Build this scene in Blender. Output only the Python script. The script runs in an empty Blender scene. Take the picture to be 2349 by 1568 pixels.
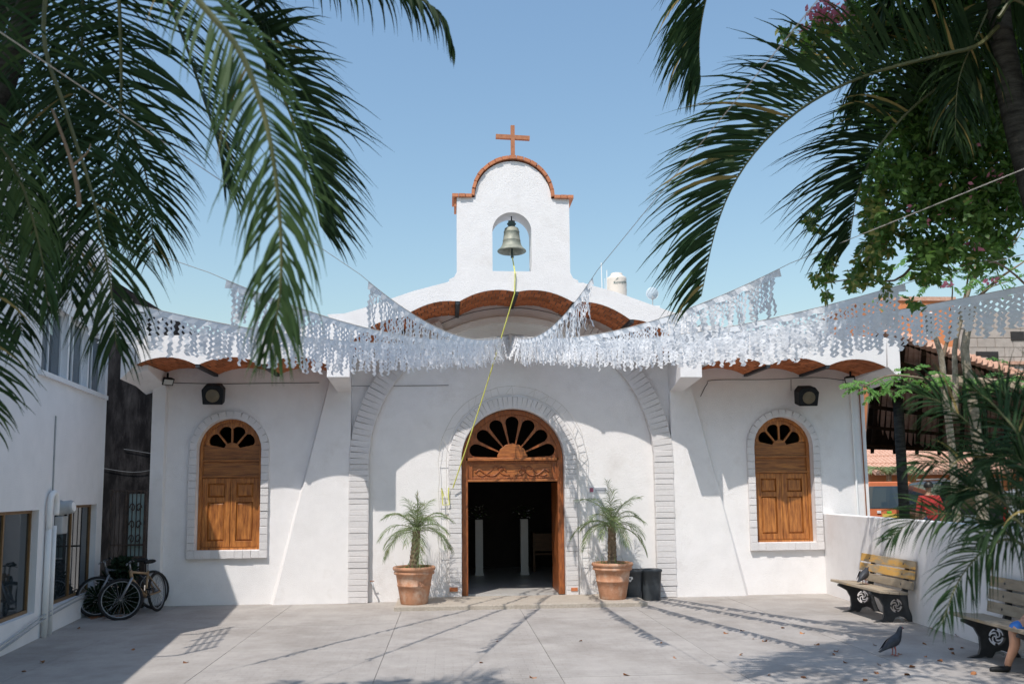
import bpy, math, random
from mathutils import Vector, Matrix, Euler, noise
R = math.radians
random.seed(7)
scene = bpy.context.scene
col = scene.collection

# ------------------------------------------------------------------ camera
W, H, FPX, SHIFT = 2349., 1568., 1957., .057
CAM = Vector((-1.2, -15.86, 2.0)); YAW, PIT, ROLL = R(4.27), R(6.0), R(0.55)
fw = Vector((math.sin(YAW)*math.cos(PIT), math.cos(YAW)*math.cos(PIT), math.sin(PIT)))
rt = Vector((math.cos(YAW), -math.sin(YAW), 0)); up = rt.cross(fw)
r2 = rt*math.cos(ROLL)-up*math.sin(ROLL); u2 = rt*math.sin(ROLL)+up*math.cos(ROLL)
cd = bpy.data.cameras.new('camera'); cam = bpy.data.objects.new('camera', cd); col.objects.link(cam)
cam.matrix_world = Matrix(((r2.x, u2.x, -fw.x, CAM.x), (r2.y, u2.y, -fw.y, CAM.y), (r2.z, u2.z, -fw.z, CAM.z), (0, 0, 0, 1)))
cd.sensor_width = 36; cd.lens = 36*FPX/W; cd.shift_y = SHIFT; cd.clip_start = .05; cd.clip_end = 3000
cd.dof.use_dof = True; cd.dof.focus_distance = 15.5; cd.dof.aperture_fstop = 2.4
scene.camera = cam

# ------------------------------------------------------------------ sky, sun, exposure
SUN = Vector((.57, 1.0, -1.83)).normalized()
elev = math.asin(-SUN.z)
world = bpy.data.worlds.new('World'); scene.world = world; world.use_nodes = True
nt = world.node_tree; nt.nodes.clear()
sky = nt.nodes.new('ShaderNodeTexSky'); sky.sky_type = 'NISHITA'; sky.sun_disc = False
sky.sun_elevation = elev; sky.sun_rotation = math.atan2(-SUN.x, -SUN.y)
sky.air_density = 2.0; sky.dust_density = 1.0; sky.ozone_density = 6.0; sky.altitude = 0
bg = nt.nodes.new('ShaderNodeBackground'); bg.inputs[1].default_value = 0.137
out = nt.nodes.new('ShaderNodeOutputWorld')
nt.links.new(sky.outputs[0], bg.inputs[0]); nt.links.new(bg.outputs[0], out.inputs[0])
sl = bpy.data.lights.new('sun', 'SUN'); sl.energy = 3.75; sl.angle = R(.5); sl.color = (1, .945, .88)
so = bpy.data.objects.new('sun', sl); col.objects.link(so); so.location = (-8, -20, 30)
so.rotation_euler = SUN.to_track_quat('-Z', 'Y').to_euler()
vs = scene.view_settings; vs.view_transform = 'Standard'; vs.look = 'None'; vs.exposure = 0.2; vs.gamma = 1
vs.use_curve_mapping = False
scene.render.engine = 'CYCLES'
scene.cycles.max_bounces = 6; scene.cycles.transparent_max_bounces = 8

# ------------------------------------------------------------------ helpers
def _ray(u, v): return fw+r2*((u-W/2)/FPX)-u2*((v-(H/2+SHIFT*W))/FPX)
def atd(u, v, d): return CAM+_ray(u, v)*d
def aty(u, v, y): d = _ray(u, v); return CAM+d*((y-CAM.y)/d.y)
def atz(u, v, z): d = _ray(u, v); return CAM+d*((z-CAM.z)/d.z)

def tag(o, label=None, cat=None, group=None, kind=None):
    if label: o['label'] = label
    if cat: o['category'] = cat
    if group: o['group'] = group
    if kind: o['kind'] = kind
    return o
def thing(name, label, cat, loc=(0, 0, 0), group=None):
    o = bpy.data.objects.new(name, None); col.objects.link(o); o.location = loc; o.empty_display_size = .2
    return tag(o, label, cat, group)
def link(o, parent=None):
    col.objects.link(o)
    if parent is not None:
        o.parent = parent
        if parent.type == 'EMPTY': o.matrix_parent_inverse = Matrix.Translation(-Vector(parent.location))
    return o
def meshob(name, me, parent=None, loc=None, rot=None, scale=None):
    o = bpy.data.objects.new(name, me); link(o, parent)
    if loc is not None: o.location = loc
    if rot is not None: o.rotation_euler = rot
    if scale is not None: o.scale = scale
    return o
def copy_tree(o, parent=None):
    c = o.copy(); col.objects.link(c)
    if parent is not None: c.parent = parent
    for ch in o.children: copy_tree(ch, c)
    return c

class MB:
    def __init__(s): s.v = []; s.f = []; s.m = []; s.mi = 0
    def add(s, vs, fs):
        n = len(s.v); s.v += [tuple(p) for p in vs]; s.f += [[i+n for i in f] for f in fs]; s.m += [s.mi]*len(fs)
        return s
    def box(s, x0, x1, y0, y1, z0, z1):
        return s.hexa([(x0, y0, z0), (x1, y0, z0), (x1, y1, z0), (x0, y1, z0), (x0, y0, z1), (x1, y0, z1), (x1, y1, z1), (x0, y1, z1)])
    def hexa(s, c):
        return s.add(c, [(0, 3, 2, 1), (4, 5, 6, 7), (0, 1, 5, 4), (1, 2, 6, 5), (2, 3, 7, 6), (3, 0, 4, 7)])
    def obox(s, c, sx, sy, sz, M=None):
        c = Vector(c); L = []
        for z in (-sz/2, sz/2):
            for x, y in ((-sx/2, -sy/2), (sx/2, -sy/2), (sx/2, sy/2), (-sx/2, sy/2)):
                p = Vector((x, y, z)); L.append(c+(M @ p if M else p))
        return s.hexa(L)
    def prism(s, poly, y0, y1, f=None):
        # polygon in x,z extruded along y (f maps (x,y,z) to a world point)
        n = len(poly); a = sum(poly[i][0]*poly[(i+1) % n][1]-poly[(i+1) % n][0]*poly[i][1] for i in range(n))
        if a < 0: poly = poly[::-1]
        V = [(x, y0, z) for x, z in poly]+[(x, y1, z) for x, z in poly]
        if f: V = [f(*p) for p in V]
        F = [list(range(n)), list(range(2*n-1, n-1, -1))]+[[i+n, (i+1) % n+n, (i+1) % n, i] for i in range(n)]
        return s.add(V, F)
    def bar(s, a, b, w, h=None, upv=(0, 0, 1)):
        a = Vector(a); b = Vector(b); h = h or w; d = (b-a); L = d.length
        if L < 1e-6: return s
        d = d/L; x = d.cross(Vector(upv))
        if x.length < 1e-3: x = d.cross(Vector((0, 1, 0)))
        x.normalize(); z = x.cross(d)
        P = []
        for q in (a, b):
            for i, j in ((-1, -1), (1, -1), (1, 1), (-1, 1)): P.append(q+x*(i*w/2)+z*(j*h/2))
        return s.add(P, [(3, 2, 1, 0), (4, 5, 6, 7), (0, 1, 5, 4), (1, 2, 6, 5), (2, 3, 7, 6), (3, 0, 4, 7)])
    def tube(s, pts, r, n=6, closed=False, cap=True):
        pts = [Vector(p) for p in pts]; N = len(pts)
        rr = r if isinstance(r, (list, tuple)) else [r]*N
        V = []; ref = None
        for i, p in enumerate(pts):
            if closed: t = pts[(i+1) % N]-pts[i-1]
            else: t = pts[min(i+1, N-1)]-pts[max(i-1, 0)]
            t.normalize()
            if ref is None:
                ref = t.cross(Vector((0, 0, 1)))
                if ref.length < .05: ref = t.cross(Vector((1, 0, 0)))
            ref = (ref-t*ref.dot(t)).normalized(); b = t.cross(ref)
            for k in range(n):
                a = 2*math.pi*k/n; V.append(p+(ref*math.cos(a)+b*math.sin(a))*rr[i])
        F = []
        for i in range(N if closed else N-1):
            j = (i+1) % N
            for k in range(n): F.append([i*n+k, i*n+(k+1) % n, j*n+(k+1) % n, j*n+k])
        if cap and not closed: F += [list(range(n))[::-1], [(N-1)*n+k for k in range(n)]]
        return s.add(V, F)
    def lathe(s, prof, n=24, c=(0, 0, 0), M=None, jit=None):
        V = []; F = []; c = Vector(c)
        for r, z in prof:
            for k in range(n):
                a = 2*math.pi*k/n; p = Vector((r*math.cos(a), r*math.sin(a), z))
                V.append(c+(M @ p if M else p))
        for i in range(len(prof)-1):
            for k in range(n): F.append([i*n+k, i*n+(k+1) % n, (i+1)*n+(k+1) % n, (i+1)*n+k])
        return s.add(V, F)
    def rings(s, R_, cap=True):
        n = len(R_[0]); V = [p for r in R_ for p in r]; F = []
        for i in range(len(R_)-1):
            for k in range(n): F.append([i*n+k, i*n+(k+1) % n, (i+1)*n+(k+1) % n, (i+1)*n+k])
        if cap: F += [list(range(n))[::-1], [(len(R_)-1)*n+k for k in range(n)]]
        return s.add(V, F)
    def mesh(s, name, mats, smooth=False, bevel=0):
        me = bpy.data.meshes.new(name); me.from_pydata(s.v, [], s.f)
        for m in (mats if isinstance(mats, (list, tuple)) else [mats]): me.materials.append(m)
        for p, k in zip(me.polygons, s.m): p.material_index = k; p.use_smooth = smooth
        me.update(); return me
    def build(s, name, mats, parent=None, smooth=False, bevel=0):
        o = meshob(name, s.mesh(name, mats, smooth), parent)
        if bevel:
            b = o.modifiers.new('bevel', 'BEVEL'); b.width = bevel; b.segments = 2; b.limit_method = 'ANGLE'; b.angle_limit = R(40)
        if smooth == 'auto':
            pass
        return o

def crom(P, n):
    P = [Vector(p) for p in P]; Q = [P[0]*2-P[1]]+P+[P[-1]*2-P[-2]]; out = []
    m = len(P)-1
    for i in range(n):
        t = i/(n-1)*m; k = min(int(t), m-1); t -= k
        a, b, c, d = Q[k:k+4]
        out.append(.5*((2*b)+(c-a)*t+(2*a-5*b+4*c-d)*t*t+(3*b-a-3*c+d)*t**3))
    return out

# ------------------------------------------------------------------ materials
def _n(nt, t, **k):
    n = nt.nodes.new(t)
    for a, b in k.items(): setattr(n, a, b)
    return n
def mat(name, c1, c2=None, rough=.7, scale=6., bump=0., bscale=60., stretch=(1, 1, 1), vary=0., metal=0., spec=.5,
        trans=0., transcol=None, dirt=None, dscale=1.5, damt=.5, detail=4., coord='Object', dlo=.5, dhi=.72):
    m = bpy.data.materials.new(name); m.use_nodes = True; nt = m.node_tree; nt.nodes.clear(); L = nt.links.new
    o = _n(nt, 'ShaderNodeOutputMaterial'); b = _n(nt, 'ShaderNodeBsdfPrincipled')
    b.inputs['Roughness'].default_value = rough; b.inputs['Metallic'].default_value = metal
    b.inputs['Specular IOR Level'].default_value = spec
    tc = _n(nt, 'ShaderNodeTexCoord'); mp = _n(nt, 'ShaderNodeMapping'); mp.inputs['Scale'].default_value = stretch
    L(tc.outputs[coord], mp.inputs['Vector'])
    oi = _n(nt, 'ShaderNodeObjectInfo')
    vm = _n(nt, 'ShaderNodeVectorMath', operation='MULTIPLY_ADD')
    cmb = _n(nt, 'ShaderNodeCombineXYZ')
    for i in range(3): L(oi.outputs['Random'], cmb.inputs[i])
    vm.inputs[1].default_value = (17, 23, 31)
    L(cmb.outputs[0], vm.inputs[0]); L(mp.outputs[0], vm.inputs[2])
    c2 = c2 or c1
    nz = _n(nt, 'ShaderNodeTexNoise'); nz.inputs['Scale'].default_value = scale; nz.inputs['Detail'].default_value = detail
    nz.inputs['Roughness'].default_value = .65; L(vm.outputs[0], nz.inputs['Vector'])
    rp = _n(nt, 'ShaderNodeValToRGB'); rp.color_ramp.elements[0].position = .32; rp.color_ramp.elements[1].position = .68
    rp.color_ramp.elements[0].color = (*c1, 1); rp.color_ramp.elements[1].color = (*c2, 1)
    L(nz.outputs['Fac'], rp.inputs[0]); c = rp.outputs[0]
    if dirt:
        dn = _n(nt, 'ShaderNodeTexNoise'); dn.inputs['Scale'].default_value = dscale; dn.inputs['Detail'].default_value = 8; dn.inputs['Roughness'].default_value = .7
        L(mp.outputs[0], dn.inputs['Vector'])
        mr = _n(nt, 'ShaderNodeMapRange'); mr.inputs[1].default_value = dlo; mr.inputs[2].default_value = dhi; mr.inputs[4].default_value = damt
        L(dn.outputs['Fac'], mr.inputs[0])
        mx = _n(nt, 'ShaderNodeMix', data_type='RGBA'); mx.inputs[7].default_value = (*dirt, 1)
        L(mr.outputs[0], mx.inputs[0]); L(c, mx.inputs[6]); c = mx.outputs[2]
    if vary:
        hs = _n(nt, 'ShaderNodeHueSaturation'); mv = _n(nt, 'ShaderNodeMapRange'); mv.inputs[3].default_value = 1-vary; mv.inputs[4].default_value = 1+vary
        L(oi.outputs['Random'], mv.inputs[0]); L(mv.outputs[0], hs.inputs['Value']); L(c, hs.inputs['Color']); c = hs.outputs[0]
    L(c, b.inputs['Base Color'])
    if bump:
        bn = _n(nt, 'ShaderNodeTexNoise'); bn.inputs['Scale'].default_value = bscale; bn.inputs['Detail'].default_value = 5
        L(vm.outputs[0], bn.inputs['Vector'])
        bp = _n(nt, 'ShaderNodeBump'); bp.inputs['Strength'].default_value = bump; bp.inputs['Distance'].default_value = .02
        L(bn.outputs['Fac'], bp.inputs['Height']); L(bp.outputs[0], b.inputs['Normal'])
    if trans:
        t = _n(nt, 'ShaderNodeBsdfTranslucent'); t.inputs[0].default_value = (*(transcol or c2), 1)
        ms = _n(nt, 'ShaderNodeMixShader'); ms.inputs[0].default_value = trans
        L(b.outputs[0], ms.inputs[1]); L(t.outputs[0], ms.inputs[2]); L(ms.outputs[0], o.inputs[0])
    else: L(b.outputs[0], o.inputs[0])
    return m
def glass(name, tint, rough=.03):
    m = bpy.data.materials.new(name); m.use_nodes = True; b = m.node_tree.nodes['Principled BSDF']
    b.inputs['Base Color'].default_value = (*tint, 1); b.inputs['Roughness'].default_value = rough
    b.inputs['Specular IOR Level'].default_value = .9; return m

M = {}
M['stucco'] = mat('white_stucco', (.80, .775, .765), (.86, .835, .825), .9, 3., .55, 85., spec=.15, dirt=(.52, .46, .41), dscale=1.1, damt=.5, dlo=.56, dhi=.82)
M['stucco_l'] = mat('cool_white_stucco', (.74, .745, .76), (.80, .80, .815), .9, 2.5, .35, 70., spec=.15, dirt=(.5, .48, .45), dscale=.8, damt=.35, dlo=.58, dhi=.85)
M['soffit'] = mat('plaster_white', (.76, .735, .72), (.82, .80, .785), .9, 3., .25, 60., spec=.15)
M['wbrick'] = mat('painted_white_brick', (.73, .70, .69), (.82, .79, .78), .85, 9., .6, 45., vary=.05, spec=.2, dirt=(.5, .42, .37), dscale=6., damt=.35, dlo=.6, dhi=.8)
M['wmortar'] = mat('grey_white_mortar', (.52, .505, .50), (.60, .58, .57), .95, 12., .4, 50.)
M['rbrick'] = mat('red_vault_brick', (.42, .125, .050), (.60, .22, .095), .85, 14., .5, 60., vary=.25, spec=.2, dirt=(.26, .13, .07), dscale=11., damt=.5)
M['cbrick'] = mat('orange_cap_brick', (.50, .17, .075), (.62, .24, .11), .8, 14., .4, 60., vary=.15, dirt=(.35, .24, .18), dscale=9., damt=.5)
M['mortar'] = mat('dark_mortar', (.085, .07, .06), (.14, .12, .10), .95, 14., .4, 60.)
M['steel'] = mat('dark_steel', (.025, .032, .04), (.05, .055, .06), .55, 12., 0, metal=.3)
M['dwood'] = mat('door_wood', (.16, .043, .013), (.40, .125, .032), .4, 5., .15, 40., stretch=(9, 9, 1.2), dirt=(.07, .02, .008), dscale=4., damt=.7)
M['dwoodh'] = mat('door_wood_cross', (.22, .065, .018), (.50, .175, .045), .4, 5., .15, 40., stretch=(1.2, 9, 9), dirt=(.10, .028, .010), dscale=4., damt=.6)
M['wwood'] = mat('shutter_wood', (.19, .056, .013), (.55, .215, .052), .4, 3.2, .12, 40., stretch=(8, 8, .9), dirt=(.10, .028, .009), dscale=3.5, damt=.7, vary=.08)
M['wwoodh'] = mat('shutter_wood_cross', (.17, .055, .014), (.46, .18, .045), .4, 3.2, .12, 40., stretch=(.9, 11, 11), dirt=(.09, .026, .009), dscale=3.5, damt=.7)
M['black'] = mat('interior_shade', (.02, .018, .017), (.035, .03, .028), .8, 4.)  # near-black colour stands in for the shade inside rooms and openings
M['dark'] = mat('black_plastic', (.010, .011, .012), (.02, .021, .023), .6, 20., spec=.15)
M['binp'] = mat('bin_plastic', (.035, .042, .05), (.06, .068, .075), .5, 6., .05, 40.)
M['terra'] = mat('terracotta', (.40, .185, .10), (.56, .29, .17), .85, 6., .3, 40., dirt=(.60, .46, .36), dscale=4.5, damt=.75, dlo=.48, dhi=.68)
M['soil'] = mat('soil', (.06, .04, .025), (.11, .07, .045), .95, 30., .6, 60.)
M['trunk'] = mat('palm_trunk', (.13, .085, .05), (.28, .20, .13), .9, 22., .8, 40.)
M['frondp'] = mat('pot_palm_leaf', (.115, .165, .065), (.24, .30, .135), .55, 3., trans=.25, transcol=(.22, .32, .10), vary=.15)
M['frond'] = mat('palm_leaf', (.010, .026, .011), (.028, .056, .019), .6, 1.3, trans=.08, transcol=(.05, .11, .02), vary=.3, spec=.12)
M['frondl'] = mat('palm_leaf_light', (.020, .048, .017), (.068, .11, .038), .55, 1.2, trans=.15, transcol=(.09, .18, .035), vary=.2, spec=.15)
M['drytip'] = mat('dry_leaflet', (.20, .16, .05), (.30, .22, .08), .6, 2., trans=.15, spec=.2)
M['rachis'] = mat('palm_rachis', (.06, .07, .025), (.13, .13, .05), .5, 5.)
M['ptrunk'] = mat('palm_stem', (.025, .024, .021), (.085, .08, .07), .9, 5., .5, 25., stretch=(1, 1, 5), spec=.1)
M['leaf'] = mat('bougainvillea_leaf', (.03, .078, .017), (.11, .20, .042), .5, 2.2, trans=.28, transcol=(.14, .30, .04), spec=.3)
M['leafy'] = mat('yellowish_leaf', (.14, .17, .04), (.27, .25, .07), .5, 2.5, trans=.3, transcol=(.3, .32, .06))
M['fern'] = mat('feathery_leaf', (.06, .17, .03), (.14, .30, .06), .5, 2., trans=.35, transcol=(.2, .42, .06))
M['petal'] = mat('pink_bract', (.62, .16, .27), (.75, .30, .38), .6, 4., trans=.3, transcol=(.8, .3, .4))
M['bark'] = mat('grey_bark', (.20, .165, .12), (.40, .34, .26), .9, 14., .6, 30.)
M['twig'] = mat('twig', (.16, .11, .07), (.26, .19, .13), .9, 8.)
M['paper'] = mat('white_cut_paper', (.82, .825, .835), (.88, .885, .89), .8, 4., trans=.38, transcol=(.84, .86, .89), spec=.1, vary=.04)
M['cord'] = mat('cord', (.5, .47, .43), None, .8)
M['rope'] = mat('yellow_rope', (.62, .60, .10), (.72, .70, .18), .7, 20.)
M['wire'] = mat('grey_wire', (.55, .52, .48), (.64, .61, .57), .6)
M['cable'] = mat('dark_cable', (.05, .05, .05), None, .6)
M['bronze'] = mat('weathered_bronze', (.20, .215, .175), (.36, .355, .29), .6, 9., .15, 30., metal=.25, dirt=(.16, .24, .2), dscale=5., damt=.6)
M['bronzed'] = mat('dark_bronze', (.03, .05, .05), (.06, .10, .09), .6)
M['crossm'] = mat('rusty_cross', (.36, .135, .06), (.46, .19, .09), .75, 16., .2, 50., dirt=(.2, .09, .05), dscale=14., damt=.5)
M['white'] = mat('white_paint', (.78, .78, .77), (.82, .82, .81), .5, 5.)
M['alu'] = mat('white_aluminium', (.70, .72, .74), None, .4)
M['brownf'] = mat('brown_frame', (.16, .085, .03), (.22, .13, .05), .45, 12.)
M['glassd'] = glass('dark_window_glass', (.02, .028, .034))
M['glassb'] = glass('bluish_window_glass', (.05, .075, .095))
M['meter'] = mat('grey_meter', (.33, .35, .36), (.42, .43, .44), .5)
M['concrete'] = mat('stained_shaded_concrete', (.012, .012, .013), (.04, .038, .04), 1., 1.6, .5, 20., stretch=(2.5, 2.5, .7), dirt=(.006, .006, .007), dscale=1.6, damt=.9, dlo=.40, dhi=.58, spec=.03)  # dark stains, with the deep shade of the alley put into the colour too
M['iron'] = mat('rusty_iron', (.022, .017, .015), (.07, .045, .032), .7, 15.)
M['teal'] = mat('pale_teal_sheet', (.26, .36, .36), (.32, .42, .42), .5, 8.)
M['cast'] = mat('cast_iron', (.022, .025, .03), (.045, .048, .052), .5, 12., .2, 60.)
M['slat'] = mat('weathered_yellow_slat', (.27, .215, .15), (.40, .31, .20), .75, 4., .2, 60., stretch=(4, 1, 4), dirt=(.62, .33, .06), dscale=2.2, damt=.85, dlo=.47, dhi=.56, vary=.05)
M['slatg'] = mat('grey_weathered_slat', (.25, .20, .145), (.38, .31, .225), .8, 4., .25, 60., stretch=(4, 1, 4), vary=.08, dirt=(.5, .33, .12), dscale=2.2, damt=.6, dlo=.58, dhi=.68)
M['pigeon'] = mat('pigeon_feathers', (.018, .02, .026), (.05, .052, .064), .55, 14., dirt=(.02, .03, .03), dscale=12., damt=.5)
M['pink'] = mat('pink_leg', (.45, .13, .10), None, .6)
M['beak'] = mat('beak', (.05, .045, .045), None, .5)
M['skin'] = mat('skin', (.42, .22, .14), (.50, .27, .18), .55, 6.)
M['hair'] = mat('black_hair', (.012, .01, .009), None, .5)
M['blue'] = mat('blue_cloth', (.03, .13, .42), (.04, .17, .50), .85, 9.)
M['navy'] = mat('navy_cloth', (.02, .03, .07), (.03, .04, .09), .85, 9.)
M['redc'] = mat('red_cloth', (.33, .02, .02), (.42, .03, .028), .85, 9.)
M['denim'] = mat('denim', (.03, .045, .08), (.05, .07, .12), .85, 9.)
M['vano'] = mat('orange_car_paint', (.55, .15, .06), (.60, .18, .075), .3, 3.)
M['vandk'] = mat('dark_car_paint', (.012, .015, .02), (.02, .022, .03), .25, 3.)
M['silver'] = mat('silver_paint', (.42, .44, .46), None, .35, metal=.4)
M['redl'] = mat('red_lamp', (.75, .015, .01), None, .25)
M['yell'] = mat('yellow_plate', (.65, .50, .10), None, .5)
M['green'] = mat('green_sticker', (.15, .5, .05), None, .5)
M['tyre'] = mat('tyre', (.018, .018, .02), (.035, .035, .036), .9, 30., spec=.15)
M['rim'] = mat('silver_rim', (.26, .27, .29), None, .45, metal=.5)
M['bikeo'] = mat('tan_bike_frame', (.26, .165, .085), (.36, .24, .13), .5, 8., dirt=(.06, .05, .04), dscale=9., damt=.7)
M['bikeg'] = mat('grey_bike_frame', (.05, .055, .065), (.11, .115, .125), .5, 8.)
M['rooft'] = mat('roof_tile', (.50, .27, .18), (.66, .41, .30), .85, 8., .4, 20., vary=.12)
M['timber'] = mat('dark_timber', (.014, .009, .006), (.04, .021, .011), .95, 5., .2, 30., spec=.05)
M['timberl'] = mat('pale_timber', (.36, .27, .18), (.48, .37, .26), .8, 5., .3, 30., stretch=(1, 6, 6))
M['orangew'] = mat('orange_wall', (.58, .20, .075), (.64, .24, .10), .9, 3., .2)
M['greyw'] = mat('bare_block_wall', (.36, .31, .27), (.46, .40, .35), .95, 3., .4, 30., vary=.06)
M['asphalt'] = mat('asphalt', (.055, .055, .057), (.085, .085, .085), .9, 18., .4, 80.)
M['earth'] = mat('far_ground', (.20, .17, .13), (.26, .22, .17), .95, .4)
M['floor'] = mat('church_floor', (.42, .40, .38), (.50, .48, .45), .35, 4.)
M['step'] = mat('exposed_aggregate_step', (.36, .31, .255), (.50, .44, .37), .9, 40., .7, 90., dirt=(.30, .24, .19), dscale=3., damt=.5)
M['dry'] = mat('dry_leaf', (.22, .075, .025), (.36, .15, .05), .7, 6., vary=.35)
M['grass'] = mat('pot_grass', (.06, .16, .03), (.12, .24, .05), .6, 5., trans=.25)
M['lamp'] = mat('lamp_glass', (.45, .47, .45), None, .15)
M['cone'] = mat('speaker_cone', (.11, .085, .05), (.16, .125, .075), .6)
M['tank'] = mat('cream_tank', (.72, .64, .55), (.76, .68, .60), .5, 4.)
M['ink'] = mat('teal_print', (.02, .10, .11), None, .6)
M['rust'] = mat('rust_patch', (.22, .085, .04), (.3, .12, .06), .8, 10.)
M['vase'] = mat('pedestal_white', (.72, .72, .73), (.78, .78, .79), .6, 5.)
M['pew'] = mat('pew_wood', (.10, .045, .02), (.17, .08, .035), .5, 5., stretch=(1, 6, 6))
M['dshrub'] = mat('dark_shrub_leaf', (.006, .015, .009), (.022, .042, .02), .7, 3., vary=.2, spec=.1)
M['dishm'] = mat('pale_dish', (.50, .58, .64), None, .5)  # the sky's pale blue is put into the diffuse colour
M['sign'] = mat('notice_paper', (.70, .70, .72), None, .6)
M['signr'] = mat('notice_print', (.35, .10, .16), None, .6)

def paving(name):
    m = mat(name, (.355, .325, .30), (.435, .40, .37), .85, 2.2, .0, dirt=(.235, .205, .18), dscale=.8, damt=.7, dlo=.46, dhi=.72, vary=.03, coord='Object')
    nt = m.node_tree; L = nt.links.new; b = next(n for n in nt.nodes if n.type == 'BSDF_PRINCIPLED')
    tc = next(n for n in nt.nodes if n.type == 'TEX_COORD')
    br = _n(nt, 'ShaderNodeTexBrick'); br.inputs['Scale'].default_value = 1.0; br.inputs['Brick Width'].default_value = .21; br.inputs['Row Height'].default_value = .105
    br.inputs['Mortar Size'].default_value = .006; br.inputs['Mortar Smooth'].default_value = .6
    br.inputs['Color1'].default_value = (1, 1, 1, 1); br.inputs['Color2'].default_value = (.9, .9, .9, 1); br.inputs['Mortar'].default_value = (.55, .55, .55, 1)
    L(tc.outputs['Object'], br.inputs['Vector'])
    nz = _n(nt, 'ShaderNodeTexNoise'); nz.inputs['Scale'].default_value = 55; nz.inputs['Detail'].default_value = 6; L(tc.outputs['Object'], nz.inputs['Vector'])
    sp = _n(nt, 'ShaderNodeTexNoise'); sp.inputs['Scale'].default_value = 130; sp.inputs['Detail'].default_value = 2; L(tc.outputs['Object'], sp.inputs['Vector'])
    src = b.inputs['Base Color'].links[0].from_socket
    wn = _n(nt, 'ShaderNodeTexNoise'); wn.inputs['Scale'].default_value = .9; L(tc.outputs['Object'], wn.inputs['Vector'])
    wr = _n(nt, 'ShaderNodeMapRange'); wr.inputs[1].default_value = .4; wr.inputs[2].default_value = .65; wr.inputs[3].default_value = .08; wr.inputs[4].default_value = .5
    L(wn.outputs['Fac'], wr.inputs[0])
    mx = _n(nt, 'ShaderNodeMix', data_type='RGBA', blend_type='MULTIPLY'); L(wr.outputs[0], mx.inputs[0]); L(src, mx.inputs[6]); L(br.outputs['Color'], mx.inputs[7])
    rp = _n(nt, 'ShaderNodeValToRGB'); rp.color_ramp.elements[0].position = .38; rp.color_ramp.elements[1].position = .66
    rp.color_ramp.elements[0].color = (.72, .72, .72, 1); rp.color_ramp.elements[1].color = (1.12, 1.12, 1.12, 1); L(sp.outputs['Fac'], rp.inputs[0])
    m2 = _n(nt, 'ShaderNodeMix', data_type='RGBA', blend_type='MULTIPLY'); m2.inputs[0].default_value = .7; L(mx.outputs[2], m2.inputs[6]); L(rp.outputs[0], m2.inputs[7])
    L(m2.outputs[2], b.inputs['Base Color'])
    ad = _n(nt, 'ShaderNodeMath', operation='MULTIPLY_ADD'); ad.inputs[1].default_value = .5; L(nz.outputs['Fac'], ad.inputs[0]); L(br.outputs['Fac'], ad.inputs[2])
    sb = _n(nt, 'ShaderNodeMath', operation='MULTIPLY'); sb.inputs[1].default_value = -1; L(ad.outputs[0], sb.inputs[0])
    bp = _n(nt, 'ShaderNodeBump'); bp.inputs['Strength'].default_value = .35; bp.inputs['Distance'].default_value = .008
    L(sb.outputs[0], bp.inputs['Height']); L(bp.outputs[0], b.inputs['Normal'])
    return m
M['paving'] = paving('stamped_concrete_paving')
# ================================================================== ground
tag(MB().box(-900, 900, -300, 1500, -.9, -.5).build('ground', M['earth']), kind='structure')
pl = tag(MB().box(-9.5, 7.4, -19, .0, -.3, -.012).add([], []).build('plaza', M['mortar']), kind='structure')
xs = [-9.5, -8, -6, -4, -2, 0, 1.95, 3.9, 5.85, 7.4]; ys = [-19, -16.5, -14.5, -12.5, -10.5, -8.5, -6.5, -4.5, -2.5, -.5, .5]
for i in range(len(xs)-1):
    for j in range(len(ys)-1):
        g = .003
        MB().box(xs[i]+g, xs[i+1]-g, ys[j]+g, ys[j+1]-g, -.25, -random.uniform(0, .002)).build('slab', M['paving'], pl)
tag(MB().box(-9.5, 7.4, .5, 14, -.45, -.02).build('yard', M['paving']), kind='structure')
tag(MB().box(6.05, 60, -30, 90, -.48, .30).build('street', M['asphalt']), kind='structure')
tag(MB().box(-2.12, 2.2, -1.15, .08, -.05, .075).build('doorstep', M['step'], bevel=.015), kind='structure')

# ================================================================== church
church = thing('church', 'white stucco church with brick vaulted canopies and a bell gable', 'church', (0, 0, 0))
def arc(cx, cz, r, a0, a1, n): return [(cx+r*math.cos(R(a0+(a1-a0)*i/n)), cz+r*math.sin(R(a0+(a1-a0)*i/n))) for i in range(n+1)]
# central wall with arched doorway
Dw, Dz = .965, 2.56      # half width and springing of the doorway
poly = [(-3.2, -.2), (-Dw, -.2)]+[(-Dw, Dz)]+arc(0, Dz, Dw, 180, 0, 28)[1:-1]+[(Dw, Dz), (Dw, -.2), (3.2, -.2), (3.2, 4.7), (2.9, 4.85), (1.5, 5.6), (0, 5.75), (-1.5, 5.6), (-2.9, 4.85), (-3.2, 4.7)]
MB().prism(poly, .12, .46).build('wall', M['stucco'], church)
# wing walls with arched window openings
Wc, Ww, Ws, Wz = 5.2, .575, .97, 2.78
def wingwall(s):
    c = Wc*s
    x0, x1 = (3.2, 6.87) if s > 0 else (-6.4, -3.2)
    xl = [(x0, -.2), (c, -.2), (c, Ws), (c-Ww, Ws)]+arc(c, Wz, Ww, 180, 90, 12)+[(c, 4.7), (x0, 4.7)]
    xr = [(c, -.2), (x1, -.2), (x1, 4.7), (c, 4.7)]+arc(c, Wz, Ww, 90, 0, 12)+[(c+Ww, Ws), (c, Ws)]
    m = MB().prism(xl, .12, .48).prism(xr, .12, .48)
    m.build('wing_wall', M['stucco'], church)
wingwall(1); wingwall(-1)
MB().box(-6.56, -6.33, -.03, .5, -.2, 3.95).build('corner_pilaster', M['stucco'], church)
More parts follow.
